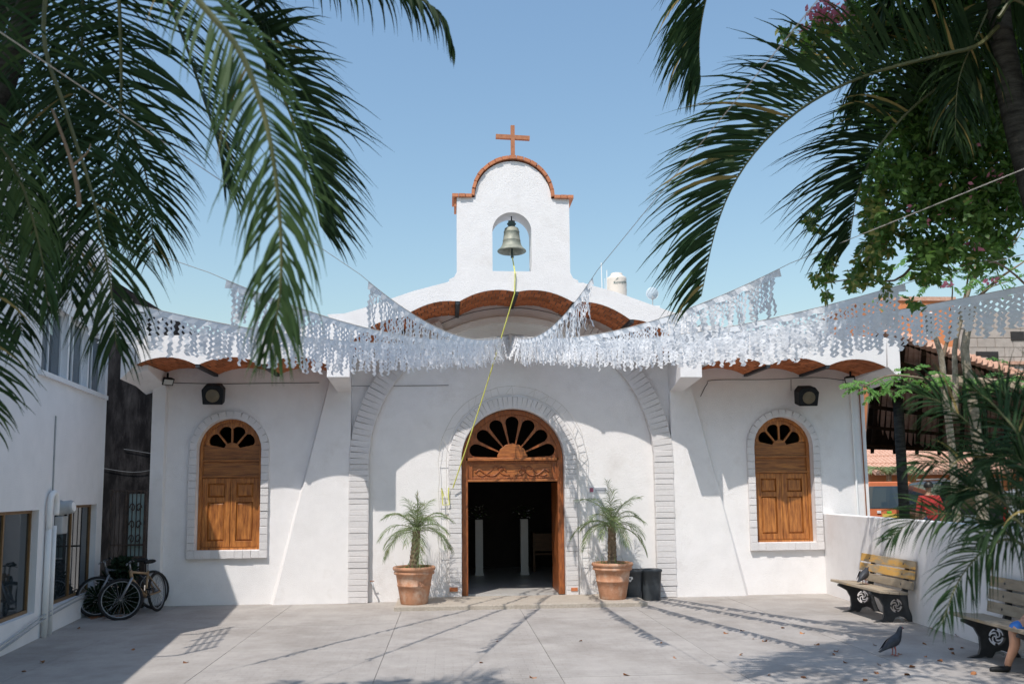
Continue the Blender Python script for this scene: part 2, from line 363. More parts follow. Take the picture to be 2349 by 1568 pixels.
# side, back walls and roof close the nave
MB().box(6.55, 6.87, .48, 13, -.2, 4.7).build('side_wall', M['stucco'], church)
MB().box(-6.56, -6.3, .5, 13, -.2, 4.7).build('side_wall', M['stucco'], church)
MB().box(-6.56, 6.87, 13, 13.3, -.2, 4.7).build('back_wall', M['stucco'], church)
MB().box(-6.3, 6.55, .47, 13, -.15, .065).build('nave_floor', M['floor'], church)
MB().box(-6.29, 6.53, 6.0, 6.1, .065, 4.6).build('shade_screen', M['black'], church)  # black sheet added across the nave, stands in for its unlit depth
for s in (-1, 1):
    MB().box(2.4*s-.05, 2.4*s+.05, .47, 6.0, .065, 4.6).build('shade_partition', M['black'], church)  # black side screens added to keep the nave dark
MB().box(-2.35, 2.35, .47, 6, 4.0, 4.1).build('inner_ceiling', M['black'], church)  # black lid added over the doorway bay to keep it dark
MB().box(-6.56, 6.87, .2, 13.3, 4.5, 4.66).build('roof', M['stucco'], church)
# buttresses
for s in (-1, 1):
    F_ = [(3.0, -.2), (4.36, -.2), (4.34, 0), (3.43, 3.86), (3.31, 4.5), (3.0, 4.5)]
    B_ = [(3.0, -.2), (4.45, -.2), (4.43, 0), (3.47, 3.86), (3.33, 4.5), (3.0, 4.5)]
    V = [(s*x, 0.005, z) for x, z in F_]+[(s*x, .13, z) for x, z in B_]; n = 6
    Fc = [list(range(n)), list(range(2*n-1, n-1, -1))]+[[i+n, (i+1) % n+n, (i+1) % n, i] for i in range(n)]
    if s < 0: Fc = [f[::-1] for f in Fc]
    MB().add(V, Fc).build('buttress', M['stucco'], church)
# --- shared unit brick, front edges chamfered
def unit_brick(name, m, c=.08):
    a = .5-c; V = [(-.5, .5, -.5), (.5, .5, -.5), (.5, .5, .5), (-.5, .5, .5), (-.5, -.5+c, -.5), (.5, -.5+c, -.5), (.5, -.5+c, .5), (-.5, -.5+c, .5), (-a, -.5, -a), (a, -.5, -a), (a, -.5, a), (-a, -.5, a)]
    Fc = [(0, 3, 2, 1)[::-1], (4, 5, 1, 0), (5, 6, 2, 1), (6, 7, 3, 2), (7, 4, 0, 3), (8, 9, 5, 4), (9, 10, 6, 5), (10, 11, 7, 6), (11, 8, 4, 7), (8, 11, 10, 9)[::-1]]
    return MB().add(V, Fc).mesh(name, m)
UB = [unit_brick('brick', M['wbrick'], c) for c in (.03, .045, .07)]
def brick(parent, x, z, w, h, ang, y0, y1, name='brick', meshes=UB, j=.008):
    # w along the course, h its height; ang turns it in the wall plane
    y0 += random.uniform(-j, j)
    return meshob(name, random.choice(meshes), parent, (x, (y0+y1)/2, z), (random.uniform(-.01, .01), -ang, random.uniform(-.012, .012)), (w*random.uniform(.965, 1.0), y1-y0, h*random.uniform(.93, .985)))
# great brick arch
ga = MB()
def band(m, r0, r1, zc, hz, a0, a1, y0, y1, cx=0, legs=True):
    n = 40; o = arc(cx, zc, r1, a0, a1, n); i_ = arc(cx, zc, r0, a1, a0, n)
    m.prism(o+i_, y0, y1)
RA, RB, ZA = 2.66, 3.03, 2.5
bos = {}
for s in (-1, 1):
    big = MB()
    big.box(min(s*RA, s*RB)+.012, max(s*RA, s*RB)-.012, .02, .125, -.2, ZA)
    big.prism(arc(0, ZA, RB-.012, 0, 63, 16)+arc(0, ZA, RA+.012, 63, 0, 16) if s > 0 else arc(0, ZA, RB-.012, 180, 117, 16)+arc(0, ZA, RA+.012, 117, 180, 16), .02, .125)
    bos[s] = big.build('great_arch_leg', M['wmortar'], church)
MB().prism(arc(0, ZA, RA+.12, 62, 118, 24)+arc(0, ZA, RA, 118, 62, 24), .03, .125).build('arch_rib', M['soffit'], church)
for s in (-1, 1):
    nc = 24; bo = bos[s]
    for k in range(nc): brick(bo, s*(RA+RB)/2, (k+.5)*ZA/nc, RB-RA, ZA/nc, 0, -.012, .11)
    na = 29
    for k in range(na):
        a = R(63*(k+.5)/na); rm = (RA+RB)/2
        brick(bo, s*rm*math.cos(a), ZA+rm*math.sin(a), RB-RA, R(63)/na*rm, a*s, -.012, .11)
# doorway surround
dr = MB()
for s in (-1, 1): dr.box(min(s*Dw, s*1.2)+.01, max(s*Dw, s*1.2)-.01, .08, .2, 0, Dz)
dr.prism(arc(0, Dz, 1.19, 0, 180, 32)+arc(0, Dz, Dw+.012, 180, 0, 32), .08, .2)
door = dr.build('doorway', M['wmortar'], church)
for s in (-1, 1):
    for k in range(28): brick(door, s*1.08, .06+(k+.5)*(Dz-.06)/28, .235, (Dz-.06)/28, 0, .06, .19, j=.004)
for k in range(38):
    a = math.pi*(k+.5)/38; brick(door, 1.08*math.cos(a), Dz+1.08*math.sin(a), .235, math.pi/38*1.08, a, .06, .19, j=.004)
# door joinery (recessed)
YW = .24
jf = MB()
for s in (-1, 1): jf.box(min(s*.955, s*.845), max(s*.955, s*.845), YW-.02, YW+.14, .07, Dz)
jf.prism(arc(0, Dz, .955, 0, 180, 36)+arc(0, Dz, .875, 180, 0, 36), YW-.02, YW+.14)
jf.build('door_frame', M['dwood'], door)
NP = 7
for k in range(NP):
    t0, t1 = math.pi*k/NP, math.pi*(k+1)/NP; tm = (t0+t1)/2; r0, r1 = .24, .70; hw = .41*(t1-t0)
    p = [(.885*math.cos(t0+(t1-t0)*i/6), .885*math.sin(t0+(t1-t0)*i/6)) for i in range(7)]
    p += [(r0*math.cos(t1), r0*math.sin(t1)), (r0*math.cos(tm+hw), r0*math.sin(tm+hw))]
    ew = r1*math.sin(hw); c = (r1*math.cos(tm), r1*math.sin(tm))
    for i in range(9):
        b_ = tm+math.pi/2-math.pi*i/8; p.append((c[0]+ew*math.cos(b_), c[1]+ew*math.sin(b_)))
    p += [(r0*math.cos(tm-hw), r0*math.sin(tm-hw)), (r0*math.cos(t0), r0*math.sin(t0))]
    MB().prism([(x, Dz+.045+z*.955) for x, z in p], YW+.03, YW+.09).build('fanlight_panel', M['dwood'], door)
sc = []
for k in range(57):
    t = math.pi*k/56; rr = .275+.016*abs(math.sin(NP*t)); sc.append((rr*math.cos(t), Dz+.03+rr*math.sin(t)))
MB().prism(sc, YW+.0, YW+.05).build('fanlight_hub', M['dwoodh'], door, bevel=.006)
MB().box(-.845, .845, YW-.05, YW+.12, Dz-.01, Dz+.045).build('transom_moulding', M['dwoodh'], door, bevel=.008)
MB().box(-.845, .845, YW-.05, YW+.12, 2.16, 2.205).build('transom_moulding', M['dwoodh'], door, bevel=.008)
MB().box(-.845, .845, YW+.05, YW+.10, 2.205, Dz-.01).build('transom_panel', M['dwoodh'], door)
fr = MB()
for x in (-.80, .80): fr.box(x-.045, x+.045, YW+.01, YW+.055, 2.21, Dz-.015)
fr.box(-.755, .755, YW+.012, YW+.055, 2.21, 2.245); fr.box(-.755, .755, YW+.012, YW+.055, Dz-.05, Dz-.015)
fr.build('panel_frame', M['dwood'], door, bevel=.005)
cv = MB()
for s in (-1, 1):
    cv.tube(crom([(s*x, YW+.045, z) for x, z in ((.70, 2.33), (.62, 2.39), (.50, 2.30), (.36, 2.27), (.26, 2.34), (.19, 2.42), (.12, 2.36))], 22), .017, 5)
    cv.tube(crom([(s*x, YW+.045, z) for x, z in ((.66, 2.30), (.56, 2.27), (.42, 2.36), (.3, 2.45), (.2, 2.31), (.05, 2.28))], 20), .012, 5)
    cv.lathe([(0, .02), (.04, .015), (.05, 0)], 8, (s*.21, YW+.05, 2.40), Matrix.Rotation(R(90), 3, 'X'))
cv.build('carved_scroll', M['dwood'], door, True)
for s in (-1, 1):  # leaves folded open into the nave
    lf = MB().box(s*.875-.025, s*.875+.025, YW+.15, YW+1.0, .08, 2.14)
    lo = lf.build('door_leaf', M['dwood'], door)
# cream line, hanging notice and rust patches
MB().box(-1.19, -1.04, .045, .058, .17, .245).build('exposed_brick', M['rbrick'], door)
MB().box(1.05, 1.17, .045, .058, .14, .2).build('exposed_brick', M['rbrick'], door)
# windows
def window(s, nm):
    c = Wc*s; m = MB()
    for q in (-1, 1): m.box(min(c+q*Ww, c+q*.715)+.008, max(c+q*Ww, c+q*.715)-.008, .085, .15, Ws-.14, Wz)
    m.box(c-.715+.008, c+.715-.008, .085, .15, Ws-.15, Ws-.012)
    m.prism(arc(c, Wz, .705, 0, 180, 28)+arc(c, Wz, Ww+.008, 180, 0, 28), .085, .15)
    w = m.build('window', M['wmortar'], church)
    for q in (-1, 1):
        for k in range(13): brick(w, c+q*.645, Ws+(k+.5)*(Wz-Ws)/13, .14, (Wz-Ws)/13, 0, .06, .14)
    for k in range(15):
        a = math.pi*(k+.5)/15; brick(w, c+.645*math.cos(a), Wz+.645*math.sin(a), .14, math.pi/15*.645, a, .06, .14)
    for k in range(10): brick(w, c-.715+(k+.5)*.143, Ws-.075, .143, .15, 0, .045 if s > 0 else .05, .14, j=.008)
    Y = .25
    f = MB()
    for q in (-1, 1): f.box(min(c+q*.57, c+q*.51), max(c+q*.57, c+q*.51), Y-.02, Y+.1, Ws+.0, Wz)
    f.prism(arc(c, Wz, .572, 0, 180, 24)+arc(c, Wz, .52, 180, 0, 24), Y-.02, Y+.1)
    f.box(c-.51, c+.51, Y-.03, Y+.1, Ws, Ws+.04)
    f.build('frame', M['wwood'], w)
    for k in range(4):   # fan of four openings
        t0, t1 = R(12)+R(156)*k/4, R(12)+R(156)*(k+1)/4; tm = (t0+t1)/2; r0, r1 = .135, .40; hw = .44*(t1-t0)
        p = [(.525*math.cos(t0+(t1-t0)*i/6), .525*math.sin(t0+(t1-t0)*i/6)) for i in range(7)]
        p += [(r0*math.cos(t1), r0*math.sin(t1)), (r0*math.cos(tm+hw*.72), r0*math.sin(tm+hw*.72))]
        for i in range(7):
            b_ = tm+hw-2*hw*i/6; rr = r1+.06*math.sin(math.pi*i/6)**.6; p.append((rr*math.cos(b_), rr*math.sin(b_)))
        p += [(r0*math.cos(tm-hw*.72), r0*math.sin(tm-hw*.72)), (r0*math.cos(t0), r0*math.sin(t0))]
        MB().prism([(c+x, Wz+z) for x, z in p], Y+.02, Y+.07).build('fanlight_panel', M['wwood'], w)
    MB().prism([(c+.52, Wz-.16), (c+.52, Wz+.1), (c+.14, Wz+.045)]+arc(c, Wz, .145, 18, 162, 12)+[(c-.14, Wz+.045), (c-.52, Wz+.1), (c-.52, Wz-.16)], Y+.015, Y+.06).build('fanlight_hub', M['wwoodh'], w)
    MB().box(c-.515, c+.515, Y-.03, Y+.08, Wz-.205, Wz-.165).build('transom_moulding', M['wwoodh'], w, bevel=.006)
    MB().box(c-.51, c+.51, Y+.02, Y+.06, 2.32, Wz-.205).build('transom_panel', M['wwoodh'], w)
    MB().box(c-.515, c+.515, Y-.03, Y+.08, 2.28, 2.32).build('transom_moulding', M['wwoodh'], w, bevel=.006)
    for q in (-1, 1):
        x0, x1 = sorted((c+q*.004, c+q*.508)); z0, z1 = Ws+.045, 2.275
        sh = MB()
        sh.box(x0, x0+.10, Y, Y+.05, z0, z1); sh.box(x1-.10, x1, Y, Y+.05, z0, z1)
        for za, zb in ((z0, z0+.11), (1.83, 1.92), (z1-.10, z1)): sh.box(x0+.10, x1-.10, Y+.002, Y+.048, za, zb)
        so_ = sh.build('shutter', M['wwood'], w, bevel=.004)
        for za, zb in ((z0+.11, 1.83), (1.92, z1-.10)):
            a0, a1 = x0+.10, x1-.10; i = .035
            V = [(a0, Y+.034, za), (a1, Y+.034, za), (a1, Y+.034, zb), (a0, Y+.034, zb), (a0+i, Y+.008, za+i), (a1-i, Y+.008, za+i), (a1-i, Y+.008, zb-i), (a0+i, Y+.008, zb-i)]
            MB().add(V, [(4, 5, 6, 7), (0, 1, 5, 4), (1, 2, 6, 5), (2, 3, 7, 6), (3, 0, 4, 7)]).build('raised_panel', M['wwood'], w)
    return w
window(-1, 'l'); window(1, 'r')
# ------------------------------------------------------------------ canopies
YF, YB = -1.1, .115
vb_mesh = [unit_brick('vault_brick', M['rbrick'], c) for c in (.03, .05)]
def interp(P, x):
    for (a, b), (c, d) in zip(P, P[1:]):
        if a <= x <= c: return b+(d-b)*(x-a)/(c-a)
    return P[-1][1] if x > P[-1][0] else P[0][1]
def scallop(sp, k, rise, g=.035, n=10):
    (xa, za), (xb, zb) = sp[k], sp[k+1]; xa += g; xb -= g
    return [(xa+(xb-xa)*i/n, za+(zb-za)*i/n+rise*(1-(2*i/n-1)**2)) for i in range(n+1)]
stuff_rows = MB()
def canopy(name, sp, top, rise, ends=None):
    bot = []
    for k in range(len(sp)-1): bot += scallop(sp, k, rise)
    poly = bot+[(x, z) for x, z in top][::-1]
    body = MB().prism(poly, YF, YB).build(name, M['stucco'], church)
    for k in range(len(sp)-1):
        P = scallop(sp, k, rise, n=16)
        mb = MB(); V = []
        for x, z in P: V += [(x, YF+.02, z-.004), (x, YB+.01, z-.004)]
        mb.add(V, [(2*i, 2*i+1, 2*i+3, 2*i+2) for i in range(len(P)-1)]).build('mortar_bed', M['mortar'], body)
        # arc-length parametrised bricks
        S = [0]
        for a, b in zip(P, P[1:]): S.append(S[-1]+math.hypot(b[0]-a[0], b[1]-a[1]))
        L_ = S[-1]; nb = 8; bw = L_/nb; rows = 5; dep = (YB-YF)/rows
        def at(s):
            s = max(0, min(L_, s))
            for i in range(len(S)-1):
                if s <= S[i+1]+1e-9:
                    t = (s-S[i])/(S[i+1]-S[i]); a, b = P[i], P[i+1]
                    return a[0]+(b[0]-a[0])*t, a[1]+(b[1]-a[1])*t, math.atan2(b[1]-a[1], b[0]-a[0])
        for r in range(rows):
            s0 = 0 if r % 2 == 0 else -bw/2
            while s0 < L_-1e-6:
                a, b = max(0, s0), min(L_, s0+bw); s0 += bw
                if b-a < .02: continue
                x, z, an = at((a+b)/2); yc = YF+.006+(r+.5)*dep
                h = .03; off = h/2-.018+random.uniform(0, .008)
                loc = Vector((x+math.sin(an)*-off*0, yc, z+.0)) + Vector((-math.sin(an), 0, math.cos(an)))*off
                if r < 3:
                    # the chamfered front of the shared brick looks down
                    o = meshob('vault_brick', random.choice(vb_mesh), body, loc)
                    o.rotation_euler = (Matrix.Rotation(-an, 3, 'Y') @ Matrix.Rotation(R(90), 3, 'X')).to_euler()
                    o.scale = (b-a-.016, h, dep-.018)
                else:
                    stuff_rows.obox(loc, b-a-.010, dep-.012, h, Matrix.Rotation(-an, 3, 'Y'))
    for x, z in sp[1:-1] if name == 'wing_canopy' else sp:
        m = MB().box(x-.034, x+.034, YF+.01, YB-.005, z-.055, z+.03)
        m.build('steel_joist', M['steel'], body)
    return body
cs = [(-2.95, 4.55), (-2.06, 5.0), (-1.04, 5.31), (0, 5.49), (1.04, 5.31), (2.06, 5.0), (2.95, 4.55)]
ct = [(0, 5.66), (1.19, 5.66), (1.25, 5.64), (1.8, 5.49), (2.25, 5.33), (2.7, 5.17), (3.0, 5.08), (3.3, 5.06)]
ct = [(-x, z) for x, z in ct[::-1]]+ct[1:]
cs_ = cs; canopy('central_canopy', cs_, ct, .10)
wr = [(3.38, 4.19), (4.52, 4.19), (5.62, 4.185), (6.74, 4.15)]
canopy('wing_canopy', wr, [(3.30, 4.92), (4.2, 4.80), (5.5, 4.74), (6.74, 4.69)], .125)
wl = [(-6.52, 4.18), (-5.475, 4.185), (-4.36, 4.19), (-3.28, 4.19)]
canopy('wing_canopy', wl, [(-6.52, 4.67), (-5.5, 4.69), (-4.2, 4.78), (-3.2, 4.92)], .125)
tag(stuff_rows.build('inner_vault_brick_courses', M['rbrick'], church), kind='stuff')
# end beams, corbels
for s, x0, x1 in ((-1, 6.52, 6.74), (1, 6.74, 6.97)):
    a, b = s*x0, s*x1
    f = lambda x, y, z: (x, y, z)
    lo = [(a, YF, 4.15), (b, YF, 3.93), (b, .12, 3.88), (a, .12, 4.1)]
    hi = [(a, YF, 4.68), (b, YF, 4.68), (b, .6, 4.68), (a, .6, 4.68)]
    c8 = lo+hi if s > 0 else [lo[1], lo[0], lo[3], lo[2], hi[1], hi[0], hi[3], hi[2]]
    MB().hexa(c8).build('end_beam', M['stucco'], church)
MB().hexa([(-6.735, -.9, 3.99), (-6.36, -.9, 4.12), (-6.34, .1, 3.93), (-6.72, .1, 3.80), (-6.735, -.9, 4.2), (-6.36, -.9, 4.2), (-6.34, .1, 4.2), (-6.72, .1, 4.2)]).build('end_bracket', M['stucco'], church)
for s in (-1, 1):
    f0, f1, b0, b1 = 2.895, 3.285, 3.0, 3.25
    q = [(s*f0, YF-.05, 3.955), (s*f1, YF-.05, 3.955), (s*b1, .06, 3.83), (s*b0, .06, 3.83), (s*f0, YF-.05, 4.86), (s*f1, YF-.05, 4.86), (s*b1, .06, 4.86), (s*b0, .06, 4.86)]
    if s < 0: q = [q[1], q[0], q[3], q[2], q[5], q[4], q[7], q[6]]
    MB().hexa(q).build('corbel', M['stucco'], church, bevel=.008)
# ------------------------------------------------------------------ bell gable
tx, yt0, yt1 = -.045, YF, YF+.46
xl, xr, zs = tx-1.005, tx+1.01, 7.19
zb = 5.72; oc = -.07; orr = .35; ozs = 6.58; osill = 5.855
left = [(oc, zb), (oc, osill), (oc-orr, osill)]+arc(oc, ozs, orr, 180, 90, 14)+[(oc, 7.0)]
Lp = [(xl-.14, zb-.06), (xl-.14, zb-.02), (xl-.05, zb+.02), (xl, zb+.12), (xl, zs), (tx-.685, zs)]+arc(tx, zs, .685, 180, 90, 18)
Lp += [(tx, 7.5), (oc, 7.0)]+arc(oc, ozs, orr, 90, 180, 14)+[(oc-orr, osill), (oc, osill), (oc, zb-.06)]
Rp = [(oc, zb-.06), (oc, osill), (oc+orr, osill)]+arc(oc, ozs, orr, 0, 90, 14)+[(oc, 7.0), (tx, 7.5)]+arc(tx, zs, .685, 90, 0, 18)+[(xr, zs), (xr, zb+.12), (xr+.05, zb+.02), (xr+.14, zb-.02), (xr+.14, zb-.06)]
bel = MB().prism(Lp, yt0, yt1).prism(Rp, yt0, yt1).build('bell_gable', M['stucco'], church)
cb = [unit_brick('cap_brick', M['cbrick'], .04)]
def capb(x, z, w, ang):
    o = brick(bel, x, z, w, .075, ang, yt0-.05, yt1+.05, 'cap_brick', cb, .01); o.scale.x = w*.97; o.scale.z = .06*random.uniform(.95, 1.1)
for k in range(17):
    a = math.pi*(k+.5)/17; capb(tx+.715*math.cos(a), zs+.03+.715*math.sin(a), .715*math.pi/17, a+math.pi/2)
for s in (-1, 1):
    for k in range(3): capb(tx+s*(.735+(k+.5)*.118), zs+.03, .118, 0)
MB().box(xl-.045, xl-.005, yt0+.02, yt1, zs-.16, zs-.005).build('broken_cap_tile', M['cbrick'], bel)
cr = MB().box(tx-.036+.02, tx+.036+.02, -.94, -.87, 7.90, 8.62).build('cross', M['crossm'], bel)
mx_ = MB().obox((tx+.02, -.905, 8.40), .62, .066, .075, Matrix.Rotation(R(2.2), 3, 'Y')); mx_.build('cross_arm', M['crossm'], bel)
# cables and patches on the facade
cbm = MB().tube(crom([(-6.4, .105, 4.02), (-5.4, .105, 4.0), (-4.5, .105, 4.01), (-3.6, .105, 4.02)], 20), .006, 4)
cbm.build('surface_cable', M['cable'], church)
cbm = MB().tube(crom([(3.62, .105, 3.75), (3.75, .105, 3.98), (3.9, .105, 4.07), (5, .105, 4.08), (5.9, .105, 4.12), (6.6, .105, 4.05)], 30), .006, 4)
cbm.build('surface_cable', M['cable'], church)
MB().tube([(5.42, .105, 4.08), (5.41, .1, 3.86)], .006, 4).build('surface_cable', M['cable'], church)
MB().tube([(6.62, .09, 1.4), (6.6, .09, 4.0)], .022, 6).build('drain_pipe', M['white'], church)
MB().tube([(6.79, .095, 1.3), (6.77, .095, 4.0)], .012, 6).build('surface_cable', M['rust'], church)
cp = MB().tube(crom([(-3.0, .012, 3.95), (-2.2, .1, 3.96), (-1.2, .1, 3.97)], 10), .005, 4); cp.build('surface_cable', M['cable'], church)
ar = [(2.95*math.cos(R(a)), .095, 2.58+2.92*math.sin(R(a))*.985) for a in range(52, 129, 4)]
MB().tube(ar, .006, 4).build('surface_cable', M['cable'], church)
# ================================================================== left building
P0 = Vector((-7.30, -.19, 0)); e_ = Vector((.119, -.993, 0)); n_ = Vector((.993, .119, 0))
def LB(s, d, z): return P0+e_*s+n_*d+Vector((0, 0, z))
def lbox(m, s0, s1, d0, d1, z0, z1):
    return m.hexa([LB(s1, d0, z0), LB(s1, d1, z0), LB(s0, d1, z0), LB(s0, d0, z0), LB(s1, d0, z1), LB(s1, d1, z1), LB(s0, d1, z1), LB(s0, d0, z1)])
shop = thing('shop_building', 'white two-storey building at left with brown-framed shop windows', 'building', P0)
holes = [(.35, 2.55, .36, 1.83), (3.2, 6.2, .38, 1.79), (.16, 1.15, 3.74, 4.75), (1.22, 2.2, 3.74, 4.75), (2.27, 3.4, 3.74, 4.75), (.85, 1.7, 5.12, 5.85), (1.85, 2.7, 5.12, 5.85), (2.85, 4.0, 5.12, 5.85)]
def wall_holes(m, S0, S1, Z0, Z1, hs, d0, d1):
    cuts = sorted({S0, S1}|{h[0] for h in hs if S0 < h[0] < S1}|{h[1] for h in hs if S0 < h[1] < S1})
    for a, b in zip(cuts, cuts[1:]):
        z = Z0
        for h in sorted([h for h in hs if h[0] <= a+1e-6 and h[1] >= b-1e-6], key=lambda h: h[2]):
            if h[2] > z: lbox(m, a, b, d0, d1, z, h[2])
            z = h[3]
        if z < Z1: lbox(m, a, b, d0, d1, z, Z1)
m = MB(); wall_holes(m, 0, 5.6, -.2, 6.25, holes, -.25, 0); wall_holes(m, 5.6, 12, -.2, 5.1, [holes[1][:0] or (5.6, 6.2, .38, 1.79)], -.25, 0)
m.build('wall', M['stucco_l'], shop)
lbox(MB(), 0, .25, -6, -.25, -.2, 6.25).build('end_wall', M['stucco_l'], shop)
lbox(MB(), 5.45, 5.7, -6, -.25, 5.1, 6.25).build('end_wall', M['stucco_l'], shop)
lbox(MB(), .25, 5.45, -6, -.25, 5.98, 6.1).build('roof', M['stucco_l'], shop)
lbox(MB(), 5.6, 12, -6, -.25, 4.95, 5.05).build('terrace_floor', M['stucco_l'], shop)
lbox(MB(), .25, 11.9, -3.2, -3.1, -.2, 5.9).build('inner_wall', M['greyw'], shop)
lbox(MB(), .25, 11.9, -3.1, -.25, -.2, .05).build('inner_floor', M['floor'], shop)
lbox(MB(), .25, 11.9, -3.1, -.25, 2.9, 3.0).build('inner_ceiling', M['floor'], shop)
lbox(MB(), -.04, 12, .0, .012, 4.92, 5.02).build('string_course', M['stucco_l'], shop)
def win(h, fm, gm, mull, depth=-.12, fw_=.045):
    m = MB(); s0, s1, z0, z1 = h
    for a, b in ((s0, s0+fw_), (s1-fw_, s1)): lbox(m, a, b, depth-.03, depth+.03, z0, z1)
    lbox(m, s0+fw_, s1-fw_, depth-.03, depth+.03, z0, z0+fw_); lbox(m, s0+fw_, s1-fw_, depth-.03, depth+.03, z1-fw_, z1)
    for q in mull: lbox(m, s0+(s1-s0)*q-fw_/2, s0+(s1-s0)*q+fw_/2, depth-.028, depth+.028, z0+fw_, z1-fw_)
    w = m.build('window', fm, shop)
    ed = [0]+list(mull)+[1]
    for a, b in zip(ed, ed[1:]):
        lbox(MB(), s0+(s1-s0)*a+.01, s0+(s1-s0)*b-.01, depth-.006, depth+.006, z0+.01, z1-.01).build('pane', gm, w)
    return w
win(holes[0], M['brownf'], M['glassd'], [.48]); win(holes[1], M['brownf'], M['glassd'], [.33, .66])
for h in holes[2:]: win(h, M['alu'], M['glassb'], [.5], fw_=.035)
lbox(MB(), .1, 3.5, 0, .05, 3.66, 3.73).build('window_ledge', M['stucco_l'], shop)
lbox(MB(), .02, 1.2, -.5, -.42, .55, 1.5).build('blue_poster_board', M['denim'], shop)
# pipes and electric meter
for s, r in ((2.92, .042), (2.68, .032)):
    MB().tube([LB(s, .05, 0), LB(s, .05, 1.55)], r, 8).build('conduit_pipe', M['white'], shop, True)
MB().tube(crom([LB(2.92, .05, 1.5), LB(2.95, .06, 1.75), LB(2.9, .06, 1.98), LB(2.74, .06, 2.02), LB(2.66, .06, 1.9), LB(2.66, .06, 1.7)], 20), .04, 8).build('gooseneck_pipe', M['white'], shop, True)
mt = MB().lathe([(.0, .17), (.085, .17), (.10, .14), (.10, 0), (.12, 0), (.12, -.05)], 16, LB(2.42, .06, 1.80), Matrix.Rotation(R(83), 3, 'Y')).build('electric_meter', M['meter'], shop, True)
MB().lathe([(0, .175), (.07, .175), (.07, .16)], 14, LB(2.42, .06, 1.80), Matrix.Rotation(R(83), 3, 'Y')).build('meter_dial', M['white'], mt)
lbox(MB(), 2.3, 2.55, .0, .12, 1.42, 1.68).build('meter_box', M['meter'], shop, bevel=.02)
MB().tube([LB(2.70, .012, 1.98), LB(2.72, .012, 3.15)], .012, 5).build('thin_conduit', M['meter'], shop)
for k, (za, zb) in enumerate(((.40, .16), (.34, .10))):
    MB().tube(crom([LB(.4, .02, za), LB(1.5, .025, za-.03), LB(3.0, .07, za-.08), LB(4.3, .03, zb), LB(5.5, .03, zb-.08)], 26), .011, 5).build('surface_cable', M['meter'], shop)
# open terrace railing, throwing the barred shadow on the paving
ra = thing('terrace_railing', 'thin metal railing around the roof terrace of the left building', 'railing', LB(6.5, 0, 5.1))
for s in (5.75, 6.3, 6.85, 7.4): MB().bar(LB(s, .25, 5.1), LB(s, .25, 6.2), .035).build('post', M['meter'], ra)
for z in (5.35, 5.6, 5.85, 6.1): MB().bar(LB(5.7, .25, z), LB(7.45, .25, z), .022).build('rail', M['meter'], ra)
for s in (5.75, 7.4): MB().bar(LB(s, -.1, 5.08), LB(s, .25, 5.12), .035).build('bracket', M['meter'], ra)
# ------------------------------------------------------------------ alley
dk = thing('weathered_building', 'dark stained concrete building rising behind the alley and left wing', 'building', (-9, 4, 0))
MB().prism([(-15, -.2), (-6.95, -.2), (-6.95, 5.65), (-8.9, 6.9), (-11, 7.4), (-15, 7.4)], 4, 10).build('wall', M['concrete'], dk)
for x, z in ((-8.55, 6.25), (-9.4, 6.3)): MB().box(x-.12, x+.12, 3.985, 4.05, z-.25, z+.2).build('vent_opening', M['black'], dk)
for x, z in ((-8.2, 2.6), (-7.6, 3.0)): MB().tube(crom([(x-.9, 3.96, z), (x, 3.95, z-.12), (x+.8, 3.96, z+.05)], 10), .010, 4).build('slack_cable', M['steel'], dk)
gate = thing('iron_gate', 'rusty iron gate with scroll ornament closing the dark alley', 'gate', (-6.9, -.1, 0))
gx0, gx1, gy = -7.19, -6.6, -.08
MB().bar((gx1, gy, 0), (gx1, gy, 2.08), .04).build('post', M['iron'], gate); MB().bar((gx0, gy, 0), (gx0, gy, 2.08), .04).build('post', M['iron'], gate)
MB().bar((-6.93, gy, .05), (-6.93, gy, 2.05), .035).build('post', M['iron'], gate)
for z in (2.05, 1.1, .1): MB().bar((gx0, gy, z), (gx1, gy, z), .03).build('rail', M['iron'], gate)
for k in range(8): MB().bar((gx0+.07+k*.072, gy+.01, .1), (gx0+.07+k*.072, gy+.01, 2.04), .014).build('bar', M['iron'], gate)
MB().box(-6.9, -6.62, gy+.05, gy+.06, .9, 2.0).build('back_sheet', M['teal'], gate)
sc_ = MB()
for cz in (1.75, 1.45, 1.2):
    for s in (-1, 1):
        sc_.tube([(-6.765+s*(.055+.05*math.cos(t)*(1-t/9)), gy-.012, cz+.09*math.sin(t)*(1-t/9)) for t in [i*.45 for i in range(15)]], .010, 4)
sc_.build('scroll_ornament', M['iron'], gate)
MB().box(-6.92, -6.6, gy-.008, gy+.008, .15, .88).build('lower_panel', M['iron'], gate)

# ================================================================== low wall on the right
lw = thing('low_wall', 'low white plaster wall running forward from the right wing', 'wall', (5.9, -3, 0))
def LWx(y): return 5.93+.075*y
mm = MB(); ysq = [.118, -2, -4, -6, -8, -11]
for a, b in zip(ysq, ysq[1:]):
    xa, xb = LWx(a), LWx(b)
    mm.hexa([(xb, b, -.1), (xb+.22, b, -.1), (xa+.22, a, -.1), (xa, a, -.1), (xb, b, 1.5), (xb+.22, b, 1.5), (xa+.22, a, 1.5), (xa, a, 1.5)])
mm.build('wall', M['stucco'], lw, bevel=.012)

